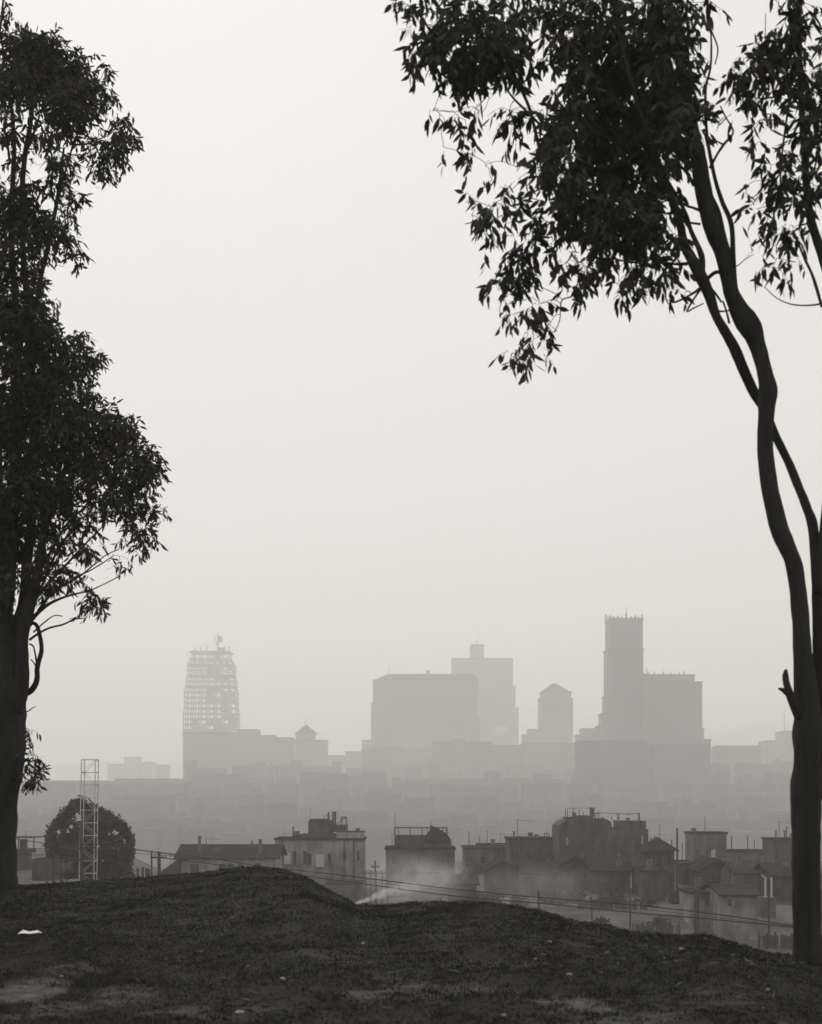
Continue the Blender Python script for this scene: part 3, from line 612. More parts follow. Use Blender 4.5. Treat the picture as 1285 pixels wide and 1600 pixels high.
def base_z(px, D): return tz(X(px, D), D)
def pole(px, ytop, D, r, label, arms=(), name='utility_pole', cat='pole', m='wood', group=None, brace=False):
    x = X(px, D); z0 = base_z(px, D) - .3; z1 = Z(ytop, D)
    t = thing(name, label, cat, (x, D, z0), group)
    MB().tube([(x, D, z0), (x+.02, D, (z0+z1)/2), (x, D, z1)], [r, r*.9, r*.75], 8).build('post', M[m], t)
    for dy, hw in arms:
        zz = z1 - dy
        MB().box(x-hw, x+hw, D-r-.09, D-r+.005, zz-.05, zz+.05).build('crossarm', M[m], t)
        for k in (-.9, -.45, .45, .9):
            MB().tube([(x+k*hw, D-r-.04, zz+.052), (x+k*hw, D-r-.04, zz+.12), (x+k*hw, D-r-.04, zz+.17)], [.025, .045, .02], 6).build('insulator', M['trim'], t)
    return t
# curved street lamp over the round tree
def lamp():
    D = 91.5; x0 = X(146, D); z0 = base_z(146, D) - .2
    t = thing('street_lamp', 'street lamp with a curved arm reaching over the round tree', 'street lamp', (x0, D, z0))
    pts = [(x0, D, z0), (x0, D, Z(1262, D)), (X(144, D), D, Z(1254, D)), (X(139, D), D, Z(1248, D)), (X(132, D), D, Z(1244.5, D)), (X(124, D), D, Z(1243, D))]
    MB().tube(pts, [.09, .06, .04, .035, .03, .03], 8).build('post', M['iron'], t, True)
    MB().tube([(X(124, D), D, Z(1242.4, D)), (X(124, D), D, Z(1243.4, D)), (X(124, D), D, Z(1244.6, D))], [.05, .17, .13], 10).build('lamp_head', M['iron'], t, True)
lamp()
# pale lattice hoist mast behind the round tree
def mast():
    D = 88.; x0, x1 = X(127.5, D), X(149, D); xb0, xb1 = X(122.5, D), X(146, D); z1 = Z(1187, D); z0 = base_z(136, D) - .2; w_ = (x1-x0)
    t = thing('lattice_mast', 'pale slender lattice mast rising in front of the round tree', 'mast', ((x0+x1)/2, D, z0))
    def leg(k, yy, z):
        f = (z-z0)/(z1-z0); xa = xb0+(x0-xb0)*f; xb = xb1+(x1-xb1)*f
        return Vector((xa if k == 0 else xb, D + (0 if yy == 0 else w_), z))
    for k in (0, 1):
        for yy in (0, 1): MB().tube([leg(k, yy, z0), leg(k, yy, z1)], .032, 6).build('leg', M['pale_wood'], t)
    N = 12
    for i in range(N):
        za = z0+(z1-z0)*i/N; zb_ = z0+(z1-z0)*(i+1)/N; mb = MB()
        for yy in (0, 1):
            mb.tube([leg(0, yy, zb_), leg(1, yy, zb_)], .016, 5)
            a, b_ = (0, 1) if i % 2 else (1, 0); mb.tube([leg(a, yy, za), leg(b_, yy, zb_)], .011, 5)
        mb.tube([leg(0, 0, zb_), leg(0, 1, zb_)], .03, 5); mb.tube([leg(1, 0, zb_), leg(1, 1, zb_)], .03, 5)
        mb.build('brace', M['pale_wood'], t)
mast()
pole(127, 1283, 84, .13, 'dark telegraph pole with two crossarms in front of the round tree', arms=((1.6, .95), (2.3, .8)))
pole(248.5, 1331, 86, .13, 'stout wire pole with a side bracket left of the gabled house', arms=((.35, .5),))
pole(237, 1330, 100, .07, 'thin bare pole between the round tree and the stout wire pole')
pole(73, 1318, 105, .09, 'bare wooden pole at the left edge of the round tree')
for px, yt, lb in [(215,1357,'leftmost of the short fence posts right of the round tree'),(223,1355,'second short fence post right of the round tree'),(229,1356,'third short fence post right of the round tree'),(233,1358,'rightmost short fence post beside the thin bare pole')]:
    pole(px, yt, 92, .10, lb, name='fence_post', cat='post', group='short posts right of the round tree')
pole(83, 1344, 100, .11, 'short thick post under the left side of the round tree', name='bollard', cat='post')
pole(95, 1344, 100, .11, 'short thick post near the trunk of the round tree', name='bollard', cat='post')
pole(586.5, 1345, 112, .09, 'dark pole in the gap between two blocks', arms=((.5, .35),))

# overhead cables
def cable(label, pts, D0, D1, r, sag=0):
    sp = smoothpath(pts, 10); q = []
    for a, b_ in sp:
        t = (a - pts[0][0])/(pts[-1][0]-pts[0][0]); d = D0 + (D1-D0)*t; q.append(P(a, b_, d))
    o = MB().tube(q, r, 5).build('overhead_cable', M['iron']); tag(o, label, 'cable', 'overhead cables crossing the valley')
cable('uppermost thick dark cable sagging across the valley', [(-60,1296),(72,1318),(150,1320),(249,1333),(338,1342),(409,1354),(530,1367),(600,1376),(723,1391),(860,1404),(1000,1415),(1122,1429),(1240,1446),(1400,1466)], 86, 52, .026)
cable('second thick dark cable just under the uppermost one', [(249,1340),(409,1360),(560,1380),(700,1399),(860,1413),(1000,1427),(1060,1431.5),(1150,1440),(1240,1449),(1400,1470)], 85, 51, .030)
cable('thin cable from the round tree to the stout pole', [(-60,1332),(72,1336),(127,1331),(249,1336),(330,1344)], 90, 86, .016)
cable('faint thin cable between the two thick ones', [(409,1357),(560,1376),(723,1394.5),(860,1408.5),(1000,1420.5),(1240,1447.5)], 84, 52, .011)
cable('upper thin wire left of the gabled house', [(150,1318),(205,1326),(249,1331),(276,1335)], 96, 100, .014)

# ---------------------------------------------------------------- houses beyond the hilltop
def window(t, x0, x1, y, z0, z1, m='trim', pane='pane', face=-1):
    w_ = max(.06, (x1-x0)*.09)
    f = MB()
    f.box(x0, x1, y-.05, y-.001, z1-w_, z1); f.box(x0, x1, y-.08, y-.001, z0, z0+w_)
    f.box(x0, x0+w_, y-.05, y-.001, z0+w_, z1-w_); f.box(x1-w_, x1, y-.05, y-.001, z0+w_, z1-w_)
    zm = (z0+z1)/2; f.box(x0+w_, x1-w_, y-.04, y-.001, zm-.025, zm+.025)
    fo = f.build('window', M[m], t)
    MB().box(x0+w_, x1-w_, y-.02, y-.004, z0+w_, z1-w_).build('pane', M[pane], fo)
def house(name, label, x0, x1, ytop, D, depth, roof='flat', wall='wall_mid', rf='roof', ridge=None, rx=None, win=(), cat='building', group=None, cornice=True, over=.25, eave=None, bz=None):
    """x0,x1 px of the front; ytop px of the eave or parapet; roof flat | gable (ridge across) | front (gable to the viewer) | hip | shed"""
    if roof == 'flat':
        depth = min(depth, 5 if x0 > 1040 else 7); ff = (D+depth)/D
        if x0 > 642.5: x0 = 642.5+(x0-642.5)*ff
        if x1 < 642.5: x1 = 642.5-(642.5-x1)*ff
        win = [q for q in win if q[0] > x0+1 and q[1] < x1-1]
    a, b_ = X(x0, D), X(x1, D); ze = Z(ytop, D); z0 = (min(base_z(x0, D), base_z(x1, D)) if bz is None else bz) - .5
    t = thing(name, label, cat, ((a+b_)/2, D, z0), group)
    MB().box(a, b_, D, D+depth, z0, ze).build('wall', M[wall], t)
    if roof == 'flat':
        r_ = MB(); h = .12
        if cornice:
            for q in ((a-.12, b_+.12, D-.12, D+.1), (a-.12, b_+.12, D+depth-.1, D+depth+.12), (a-.12, a+.1, D+.1, D+depth-.1), (b_-.1, b_+.12, D+.1, D+depth-.1)):
                r_.box(q[0], q[1], q[2], q[3], ze+.002, ze+.22)
        r_.box(a+.11, b_-.11, D+.11, D+depth-.11, ze+.003, ze+.06); r_.build('roof', M[rf], t)
    elif roof == 'gable':
        zr = Z(ridge, D); o = over
        r_ = MB().prism_x([(D-o, ze-.02), (D+depth/2, zr-.02), (D+depth+o, ze-.02), (D+depth+o, ze+.1), (D+depth/2, zr+.12), (D-o, ze+.1)], a-o, b_+o); r_.build('roof', M[rf], t)
        g = MB().prism_x([(D+.02, ze+.001), (D+depth-.02, ze+.001), (D+depth/2, zr-.06)], a+.02, b_-.02); g.build('gable', M[wall], t)
    elif roof == 'front':
        zr = Z(ridge, D); xm = (a+b_)/2 if rx is None else X(rx, D); o = over
        r_ = MB().prism([(a-o, ze-.1), (xm, zr-.1), (b_+o, ze-.1), (b_+o, ze+.05), (xm, zr+.08), (a-o, ze+.05)], D-o, D+depth+o); r_.build('roof', M[rf], t)
        MB().prism([(a+.02, ze+.001), (b_-.02, ze+.001), (xm, zr-.12)], D+.02, D+depth-.02).build('gable', M[wall], t)
    elif roof == 'hip':
        zr = Z(ridge, D); o = over; ins = rx if rx is not None else min(depth, b_-a)/2*.98
        MB().frustum(a-o, b_+o, D-o, D+depth+o, ze, zr, min(ins+o, (b_-a)/2+o-.02), depth/2+o-.05).build('roof', M[rf], t)
    elif roof == 'shed':
        zr = Z(ridge, D)
        MB().prism([(a-.2, ze+.002), (b_+.2, ze+.002), (b_+.2, zr), (b_, zr)], D-.2, D+depth+.2).build('roof', M[rf], t)
    for w_ in win:
        wx0, wx1, wy0, wy1 = w_[:4]; wm = w_[4] if len(w_) > 4 else 'trim'; pm = w_[5] if len(w_) > 5 else 'pane'
        window(t, X(wx0, D), X(wx1, D), D, Z(wy1, D), Z(wy0, D), wm, pm)
    return t
def stack(t, px, w, ytop, ybot, D, m='brick', name='chimney', round_=False):
    a, b_ = X(px-w/2, D), X(px+w/2, D); z1, z0 = Z(ytop, D), Z(ybot, D); mb = MB()
    if round_: mb.tube([(X(px, D), D, z0), (X(px, D), D, z1-.12), (X(px, D), D, z1-.119), (X(px, D), D, z1)], [(b_-a)/2, (b_-a)/2*.9, (b_-a)/2*1.2, (b_-a)/2*1.2], 8)
    else: mb.box(a, b_, D-(b_-a)/2, D+(b_-a)/2, z0, z1-.1).box(a-.05, b_+.05, D-(b_-a)/2-.05, D+(b_-a)/2+.05, z1-.098, z1)
    mb.build(name, M[m], t)
def rod(t, px, ytop, ybot, D, r=.035, name='aerial', m='iron'):
    MB().tube([(X(px, D), D, Z(ybot, D)), (X(px, D), D, Z(ytop, D))], [r, r*.7], 6).build(name, M[m], t)
def railing(t, x0, x1, ytop, ybot, D, posts, r=.035, m='iron', rails=(0,), depth=0):
    mb = MB()
    for p in posts: mb.tube([(X(p, D), D, Z(ybot, D)), (X(p, D), D, Z(ytop, D))], r, 5)
    for k in rails: mb.tube([(X(x0, D), D, Z(ytop+k, D)), (X(x1, D), D, Z(ytop+k, D))], r*.8, 5)
    if depth:
        for p in (posts[0], posts[-1]):
            mb.tube([(X(p, D), D, Z(ytop, D)), (X(p, D), D+depth, Z(ytop, D))], r*.8, 5); mb.tube([(X(p, D), D+depth, Z(ybot, D)), (X(p, D), D+depth, Z(ytop, D))], r, 5)
        mb.tube([(X(x0, D), D+depth, Z(ytop, D)), (X(x1, D), D+depth, Z(ytop, D))], r*.8, 5)
    mb.build('railing', M[m], t)
def rblock(t, x0, x1, ytop, ybot, D, depth, m='wall_dark', name='roof_block', off=.5):
    MB().box(X(x0, D), X(x1, D), D+off, D+off+depth, Z(ybot, D), Z(ytop, D)).build(name, M[m], t)

# 1 flat shed at far left with open roof frame
t = house('flat_roofed_house', 'dark flat-roofed house beside the left trunk with an open roof frame', -30, 50, 1334, 128, 9, wall='wall_dark')
rblock(t, 25, 41, 1327, 1333.4, 128, 3); railing(t, -10, 53, 1309, 1333.4, 128, [5, 29, 53], r=.06, depth=4)
rblock(t, 26, 30, 1312, 1327, 128, .3, off=1); rblock(t, 31, 34, 1312, 1327, 128, .3, off=1); rblock(t, 34.6, 37, 1312, 1327, 128, .3, off=1); rod(t, 40, 1298, 1312, 128, .02)
house('low_house', 'low dark house with a flat roof left of the round tree', 50, 118, 1343, 118, 7, wall='wall_dark', cornice=False)
# 2 long gabled house
t = house('gabled_house', 'long house with dark pitched roof and pale front behind the mound', 280, 430, 1342, 140, 8, roof='gable', ridge=1323, wall='wall_pale', rf='roof', over=.5,
          win=[(298,311,1350,1372,'wall_dark'),(342,352,1350,1362,'wall_dark'),(356,366,1350,1362,'wall_dark'),(372,380,1351,1362,'wall_dark'),(398,408,1349,1362,'trim')])
stack(t, 312, 4.2, 1306.5, 1330, 142); stack(t, 407, 4.6, 1311.5, 1340, 141); stack(t, 394, 2.6, 1317, 1326, 142)
house('lean_to_shed', 'low sloping shed against the left end of the gabled house', 250, 278, 1366, 139, 6, roof='shed', ridge=1343, wall='wall_dark')
# 3 big apartment house with roof block
t = house('apartment_house', 'tall pale apartment house with water tanks on its stepped roof', 430, 571.5, 1313, 150, 12, wall='wall_grey', cornice=True, rf='roof',
          win=[(443,454,1333,1350,'white_trim','wall_white'),(440,444,1332,1352,'wall_dark'),(458,463,1330,1352,'wall_dark'),(474,480,1330,1352,'trim'),(494,506,1335,1355,'white_trim','wall_white'),(512,518,1334,1352,'trim'),(536,541,1330,1345,'trim'),(558,562,1330,1345,'trim'),(480,487,1334,1352,'wall_dark')])
rblock(t, 526, 567.9, 1301, 1312.7, 150, 6.8, 'wall_pale', off=.002); rblock(t, 468, 525.9, 1304, 1312.7, 150, 6, 'wall_dark', off=.3)
rblock(t, 526.3, 567.5, 1300.2, 1300.95, 150, 6.6, 'roof', off=.1); rblock(t, 481, 516, 1282.5, 1303.8, 150, 5, 'wall_dark', off=1); rblock(t, 516.1, 540, 1290, 1300.8, 150, 5, 'wall_dark', off=1.2)
rblock(t, 483, 511, 1280.6, 1282.4, 150, 4.4, 'roof_mid', off=1.3)
MB().prism([(X(430,150), Z(1312.9,150)), (X(468,150), Z(1312.9,150)), (X(468,150), Z(1304.5,150)), (X(448,150), Z(1309.5,150))], 150.1, 156.5).build('roof_block', M['roof'], t)
stack(t, 458.5, 3, 1292, 1309, 151, round_=True); rod(t, 444, 1287, 1312, 151, .018); rod(t, 446.5, 1296, 1312, 151, .018)
stack(t, 513.5, 3, 1269.5, 1283, 152, 'iron', 'vent_pipe', True); stack(t, 520.5, 3, 1269, 1291, 152, 'iron', 'vent_pipe', True); stack(t, 524, 3.4, 1268.5, 1291, 152, 'iron', 'vent_pipe', True)
rod(t, 485.5, 1263, 1282, 151, .022); rod(t, 528, 1263, 1290, 151, .022)
railing(t, 531, 541, 1277, 1300, 151, [533, 540.5], r=.045, depth=3)
MB().tube([P(526,1288,151), P(540.5,1277,151)], .04, 5).build('strut', M['iron'], t); MB().tube([P(503,1282,152), P(509,1275,152), P(514,1273,152)], .03, 5).build('pipe', M['iron'], t)
for px in (538, 553): MB().tube([P(px,1314,149.9), P(px,1392,149.9)], .06, 6).build('drainpipe', M['iron'], t)
house('low_wing', 'low pale wing below the tall apartment house', 505, 572, 1383, 132, 9, wall='wall_mid', cornice=False)
def fence(label, x0, x1, yt, D, n_, h=None, m='wood'):
    z0 = base_z((x0+x1)/2, D); t = thing('yard_fence', label, 'fence', (X((x0+x1)/2, D), D, z0)); z1 = Z(yt, D)
    for i in range(n_):
        px = x0+(x1-x0)*i/(n_-1); MB().box(X(px,D)-.05, X(px,D)+.05, D-.05, D+.05, base_z(px, D)-.2, z1).build('post', M[m], t)
    for k in (.15, .7):
        MB().box(X(x0,D), X(x1,D), D-.08, D-.052, z1-k-.08, z1-k).build('rail', M[m], t)
fence('rail fence in the gap between the tall apartment house and domed block', 571, 606, 1361, 118, 5)
# 5 block with the quarter-round roof house and open frame
t = house('domed_block', 'dark square block with a rounded roof hood and open pipe frame', 603, 711, 1328, 145, 11, wall='wall_dark', rf='roof',
          win=[(612,618,1338,1352),(630,636,1338,1352),(652,658,1338,1352),(676,682,1338,1352),(697,703,1336,1350)])
rblock(t, 616, 706, 1319, 1327.7, 145, 5.5, 'wall_dark', off=.8); rblock(t, 617, 664, 1306, 1318.8, 145, 4, 'wall_dark', off=1.2)
pr = [(664.1,1318.8),(706,1318.8),(705,1312),(701,1306),(695,1301),(686,1296),(679,1293),(674,1290.5),(673,1300),(668,1306),(664.1,1308)]
MB().prism([(X(a,145), Z(b_,145)) for a, b_ in reversed(pr)][::-1], 146.2, 151).build('roof_hood', M['roof'], t)
railing(t, 616, 700, 1294, 1319, 145.6, [617, 623, 641.5, 660, 668, 692.5, 699], r=.045, depth=4)
rod(t, 617.5, 1267, 1327, 145.4, .035, 'flagpole'); rod(t, 674, 1282, 1292, 147, .02)
# 6, 7
house('flat_roofed_house', 'pale flat-roofed house right of the gap beside the domed block', 722.5, 792, 1327, 158, 9, wall='wall_mid', win=[(732,738,1338,1350),(752,758,1338,1350),(772,778,1338,1350)], rf='roof_mid')
house('low_house', 'second pale house set just behind with slightly higher parapet', 745, 800, 1323, 170, 9, wall='wall_pale')
t = house('brick_house', 'dark house with three small chimneys left of the largest block', 790, 866, 1313, 152, 10, wall='wall_dark', win=[(806,812,1326,1340),(830,836,1326,1340),(850,856,1326,1340)])
stack(t, 803.5, 3.2, 1299, 1313, 153, round_=True); stack(t, 811.5, 2.6, 1306, 1313, 153); stack(t, 798, 4, 1310, 1313, 154)
railing(t, 850, 859, 1302, 1313, 153, [851, 855, 858.5], r=.05); rod(t, 855.5, 1297, 1313, 153, .03)
# 8 largest block
t = house('large_apartment_block', 'largest dark apartment block with crowded chimneys and clotheslines on the roof', 862.5, 1013.5, 1296, 146, 13, wall='wall_dark', cornice=False,
          win=[(884,889,1308,1321,'trim','wall_pale'),(900,905,1308,1321),(925,930,1310,1323),(948,953,1310,1323),(966,971,1310,1323),(985,990,1310,1323),(1002,1006,1305,1320,'trim','wall_pale'),(882,887,1332,1345),(905,910,1332,1345),(935,940,1332,1345),(965,970,1332,1345)])
MB().prism([(X(873.2,146), Z(1295.9,146)), (X(957,146), Z(1295.9,146)), (X(955,146), Z(1284,146)), (X(948,146), Z(1280,146)), (X(936,146), Z(1279,146)), (X(888,146), Z(1281,146)), (X(880,146), Z(1285,146)), (X(874,146), Z(1290,146))], 146.01, 152.8).build('attic', M['wall_dark'], t)
rblock(t, 972, 1010, 1283, 1295.9, 146, 6, 'wall_dark', off=.01); rblock(t, 909, 930, 1275, 1280, 146, 5, 'wall_dark', off=1); rblock(t, 888, 902, 1277, 1281.5, 146, 4, 'wall_dark', off=1)
stack(t, 925.5, 7, 1262, 1276, 148); stack(t, 897.5, 5.5, 1269.5, 1278, 148); stack(t, 942, 3.2, 1277, 1280, 148); stack(t, 998.8, 3.2, 1270, 1284, 148, round_=True); stack(t, 981.5, 4.5, 1278, 1284, 148)
for px, a in [(884,1264),(887,1264),(896,1262),(905.5,1265),(912,1268),(923,1261),(936,1270),(966.5,1272),(967.8,1274),(956,1274),(958,1283)]: rod(t, px, a, 1281, 147.5, .045, 'roof_post')
MB().tube([P(884,1263,147.5), P(923,1263,147.5)], .025, 5).build('clothesline', M['iron'], t); MB().tube([P(935,1270,147.5), P(966,1272,147.5), P(998,1271.5,147.5)], .03, 5).build('clothesline', M['iron'], t)
MB().tube([P(925,1270,147.5), P(931,1272,147.5), P(937,1270,147.5)], .06, 6).build('pipe', M['iron'], t)
# 9 pyramid roof
t = house('pyramid_roofed_house', 'small house with a dark pyramid roof and finial', 1009, 1054, 1330, 128, 2.7, roof='hip', ridge=1308.5, wall='wall_dark', rf='roof', over=.5, win=[(1020,1026,1337,1350),(1036,1042,1337,1350)])
rod(t, 1031.5, 1288, 1310, 129.35, .03, 'finial')
pole(1058.5, 1294, 122, .11, 'tall dark pole right of the pyramid-roofed house'); pole(1050, 1312, 126, .07, 'shorter dark pole right of the pyramid-roofed house')
# 11..13
t = house('square_block', 'square flat-topped dark block standing alone right of the pyramid roof', 1071, 1136, 1303.5, 160, 9, wall='wall_mid', win=[(1112,1118,1328,1340,'white_trim','wall_white'),(1088,1094,1328,1340)])
house('long_low_building', 'long low flat roofline between the square block and right trunk', 1130, 1200, 1332, 165, 10, wall='wall_mid')
t = house('flat_roofed_house', 'flat-roofed dark house with two chimney pipes beside the right trunk', 1192, 1275, 1313.5, 150, 9, wall='wall_dark', win=[(1205,1211,1325,1338),(1225,1231,1325,1338)])
stack(t, 1213, 2.6, 1297, 1313, 150.6, round_=True); stack(t, 1226.5, 3.2, 1298, 1313, 150.6, round_=True); rblock(t, 1217, 1224, 1309, 1313, 150, 2)
# lower houses filling the hillside
low = [
 (700,745,1383,112,'gable',1372,'wall_dark','low gabled shed under the pale flat-roofed house'),
 (762,812,1362,128,'front',1346,'wall_dark','dark front-gabled cottage below the brick house'),
 (818,872,1366,124,'gable',1350,'wall_dark','long dark cottage below the left end of the largest block'),
 (870,930,1358,130,'front',1338,'wall_dark','dark front-gabled house below the largest block'),
 (925,985,1362,126,'gable',1344,'wall_dark','dark side-gabled house below the middle of the largest block'),
 (988,1042,1364,120,'flat',None,'wall_dark','dark flat cottage directly under the pyramid roof'),
 (1040,1098,1352,134,'flat',None,'wall_mid','grey flat house under the square block'),
 (1096,1150,1362,128,'front',1343,'wall_dark','dark gabled house with white-edged eaves below the long roofline'),
 (1150,1198,1366,122,'gable',1350,'wall_mid','grey side-gabled house left of the pale porch posts'),
 (1206,1262,1371,118,'gable',1354,'wall_dark','dark side-gabled house half hidden by right trunk'),
 (1062,1120,1398,104,'flat',None,'wall_grey','low grey house in the lower right yard'),
 (1128,1184,1400,100,'gable',1388,'wall_grey','low grey gabled shed above the cables on the right'),
 (640,700,1366,128,'flat',None,'wall_mid','grey wing in the smoke below the domed block'),
]
for x0, x1, ye, D, rf_, rg, wl, lb in low:
    w_ = x1-x0; wins = [(x0+w_*f-3, x0+w_*f+3, ye+5, ye+16) for f in (.22+.1*(x0%3), .55+.1*(x0%4), .8)][:1 if w_ < 58 else 2]
    t = house('cottage' if 'shed' not in lb else 'shed', lb, x0, x1, ye, D, 7, roof=rf_, ridge=rg, wall=wl, rf='roof' if wl == 'wall_dark' else 'roof_mid', win=wins, cornice=True)
    if 'shed' not in lb: stack(t, x0+w_*.7, 4, (rg or ye)-7, ye+2, D+3)
# pale porch posts
def porch():
    D = 108.; t = thing('porch', 'pale open porch with two white posts near the right trunk', 'porch', (X(1201,D), D, base_z(1201,D)))
    for px in (1196.5, 1206): MB().box(X(px,D)-.06, X(px,D)+.06, D-.06, D+.06, Z(1402,D), Z(1371,D)).build('post', M['white_trim'], t)
    MB().add([P(1190,1368,D-.3), P(1198,1374,D-.3), P(1198,1372,D-.3), P(1190,1366,D-.3), P(1190,1368,D+.3), P(1198,1374,D+.3), P(1198,1372,D+.3), P(1190,1366,D+.3)],
             [(0,1,2,3),(7,6,5,4),(0,4,5,1),(1,5,6,2),(2,6,7,3),(3,7,4,0)]).build('awning', M['white_trim'], t)
    MB().box(X(1190,D), X(1212,D), D-.2, D+1.2, base_z(1201,D)-.6, Z(1402,D)-.003).build('step', M['wall_mid'], t)
porch()
pole(1087, 1390, 92, .10, 'left of two dark posts in the lower right yard', name='gate_post', cat='post'); pole(1091, 1389, 92.5, .09, 'right of two dark posts in the lower right yard', name='gate_post', cat='post')
pole(1202, 1356, 100, .09, 'dark pole rising behind the pale porch posts'); pole(842, 1392, 84, .08, 'thin dark pole under the cables at centre right')


rc = random.Random(31)
for o in [q for q in list(COL.objects) if q.get('category') == 'building' and q.location.y < 200]:
    w0 = [c for c in o.children if c.name.startswith('wall')]
    if not w0: continue
    vs_ = [v.co for v in w0[0].data.vertices]; xa, xb = min(v.x for v in vs_), max(v.x for v in vs_); za = max(v.z for v in vs_)
    for _ in range(2 + int((xb-xa)/4)):
        x_ = rc.uniform(xa+.4, xb-.4) + o.location.x; z_ = za + o.location.z; y_ = o.location.y + rc.uniform(1, 4); h_ = rc.uniform(.5, 1.5)
        if rc.random() < .45: MB().tube([(x_, y_, z_-.1), (x_, y_, z_+h_+.6)], rc.uniform(.03, .07), 6).build('vent_pipe', M['iron'], o)
        elif rc.random() < .6: MB().box(x_-.25, x_+.25, y_-.25, y_+.25, z_-.1, z_+h_*.8).build('chimney', M['brick'], o)
        else:
            MB().tube([(x_, y_, z_-.1), (x_, y_, z_+h_+1)], .03, 5).build('clothes_pole', M['iron'], o)
            MB().tube([(x_, y_, z_+h_+.9), (x_+1.6, y_, z_+h_+.75)], .02, 4).build('clothesline', M['iron'], o)
def yard_fence(label, x0, x1, D, h, n_):
    t = thing('yard_fence', label, 'fence', (X((x0+x1)/2, D), D, base_z((x0+x1)/2, D)))
    for i in range(n_):
        px = x0+(x1-x0)*i/(n_-1); z_ = base_z(px, D); MB().box(X(px,D)-.06, X(px,D)+.06, D-.06, D+.06, z_-.2, z_+h+.08*((i*7) % 3)).build('post', M['wood'], t)
    mb = MB()
    for i in range((n_-1)*5):
        if (i*13+int(x0)) % 11 == 0: continue
        a_, b_ = x0+(x1-x0)*(i+.08)/((n_-1)*5), x0+(x1-x0)*(i+.94)/((n_-1)*5); z_ = base_z((a_+b_)/2, D)
        mb.box(X(a_,D), X(b_,D), D-.09, D-.062, z_+.05, z_+h-.15+.06*((i*5) % 3))
    mb.build('board_panel', M['wall_dark'], t)
yard_fence('low board fence on the bare slope right of the shrubs', 905, 1010, 112, .9, 7)
yard_fence('short board fence near the low grey yard house', 990, 1062, 101, 1.0, 6)
yard_fence('board fence between the gabled shed and right trunk', 1186, 1250, 97, 1.0, 6)
pole(985, 1388, 104, .07, 'thin dark post on the open slope in the middle right'); pole(925, 1400, 96, .06, 'thin leaning post low on the open slope')
# yard shrubs
def shrub(px, py, rx, ry, D, label, seed):
    r = np.random.default_rng(seed); n_ = int(rx*ry*2.6*1.2)
    D += 0 if D < 100 and px < 600 else (120-D)*.7; gz = base_z(px, D); py = HOR - (gz/D*F) - ry*.75; z0 = gz; t = thing('shrub', label, 'shrub', (X(px, D), D, z0), 'dark shrubs on the slope')
    v = r.normal(size=(n_, 3)); v /= np.linalg.norm(v, axis=1, keepdims=True); v *= (.4+.6*r.random((n_, 1)))
    lump = 1+.25*np.sin(v[:, 0]*7+seed)+.2*np.cos(v[:, 2]*9+seed)
    x = px+v[:, 0]*rx*lump; y = py+v[:, 2]*ry*lump; d = D+v[:, 1]*rx/F*D
    b_ = np.stack([X(x, d), d, Z(y, d)], 1)
    vs, fs = leaves_mesh(b_, r.normal(size=(n_, 3)), .18+.12*r.random(n_), .09+.06*r.random(n_), r.normal(size=n_)*.1, r)
    link_mesh('foliage', vs, fs, M['bushleaf'], t, t.location)
    MB().tube([(X(px, D), D, z0-.2), P(px, py, D)], [.08, .04], 6).build('stem', M['bark'], t)
for i, q in enumerate([(735,1382,26,16,96,'largest dark shrub beside the drifting smoke'),(768,1376,18,12,98,'dark shrub just right of the largest one'),(812,1388,16,9,100,'low dark shrub in front of the centre cottages'),
                       (865,1380,22,10,104,'wide dark shrub below the long dark cottage'),(960,1376,24,10,108,'wide dark shrub below the side-gabled house'),(1015,1386,16,9,102,'dark shrub beneath the flat cottage'),
                       (1130,1384,16,9,104,'dark shrub between the two lower right sheds'),(1060,1380,18,12,110,'dark shrub under the grey flat house'),(1180,1384,14,9,112,'dark shrub left of the pale porch'),
                       (470,1366,14,8,100,'dark shrub behind the mound slope'),(900,1378,18,12,112,'dark shrub below the front-gabled house'),(940,1400,12,6,72,'small dark bush low on the open slope'),(1030,1400,16,7,70,'small dark bush beside the short board fence')]):
    shrub(*q, seed=40+i)

# ---------------------------------------------------------------- city across the valley
def block(name, label, tiers, D, depth, m, cat='building', group=None, corn=None, basez=None):
    """tiers: (x0, x1, ytop, ybottom) px rectangles of the front"""
    xs = [q[0] for q in tiers] + [q[1] for q in tiers]; xm = (min(xs)+max(xs))/2
    z0 = base_z(xm, D+depth/2) - 6 if basez is None else basez
    t = thing(name, label, cat, (X(xm, D), D, z0), group)
    for i, (a, b_, yt, yb) in enumerate(tiers):
        ff = (D+depth)/D; a0, b0 = a, b_      # so that the receding side wall, not the front, ends where the photograph's outline ends
        if a > 642.5: a = 642.5+(a-642.5)*ff
        if b_ < 642.5: b_ = 642.5-(642.5-b_)*ff
        if b_-a < (b0-a0)*.4: a, b_ = a0, b0
        zb_ = z0 if yb is None else Z(yb, D); ins = i*.7
        MB().box(X(a, D), X(b_, D), D+ins, D+depth-ins, zb_, Z(yt, D)).build('wall', m, t)
        if corn == 0: MB().box(X(a, D)+.3, X(b_, D)-.3, D+ins+.3, D+depth-ins-.3, Z(yt, D)+.003, Z(yt, D)+.5).build('roof', m, t)
        else: MB().box(X(a, D)-.5, X(b_, D)+.5, D+ins-.5, D+depth-ins+.5, Z(yt, D)+.003, Z(yt, D)+1.2).build('cornice', corn or M['roof_mid'], t)
    return t
DF = 1500.
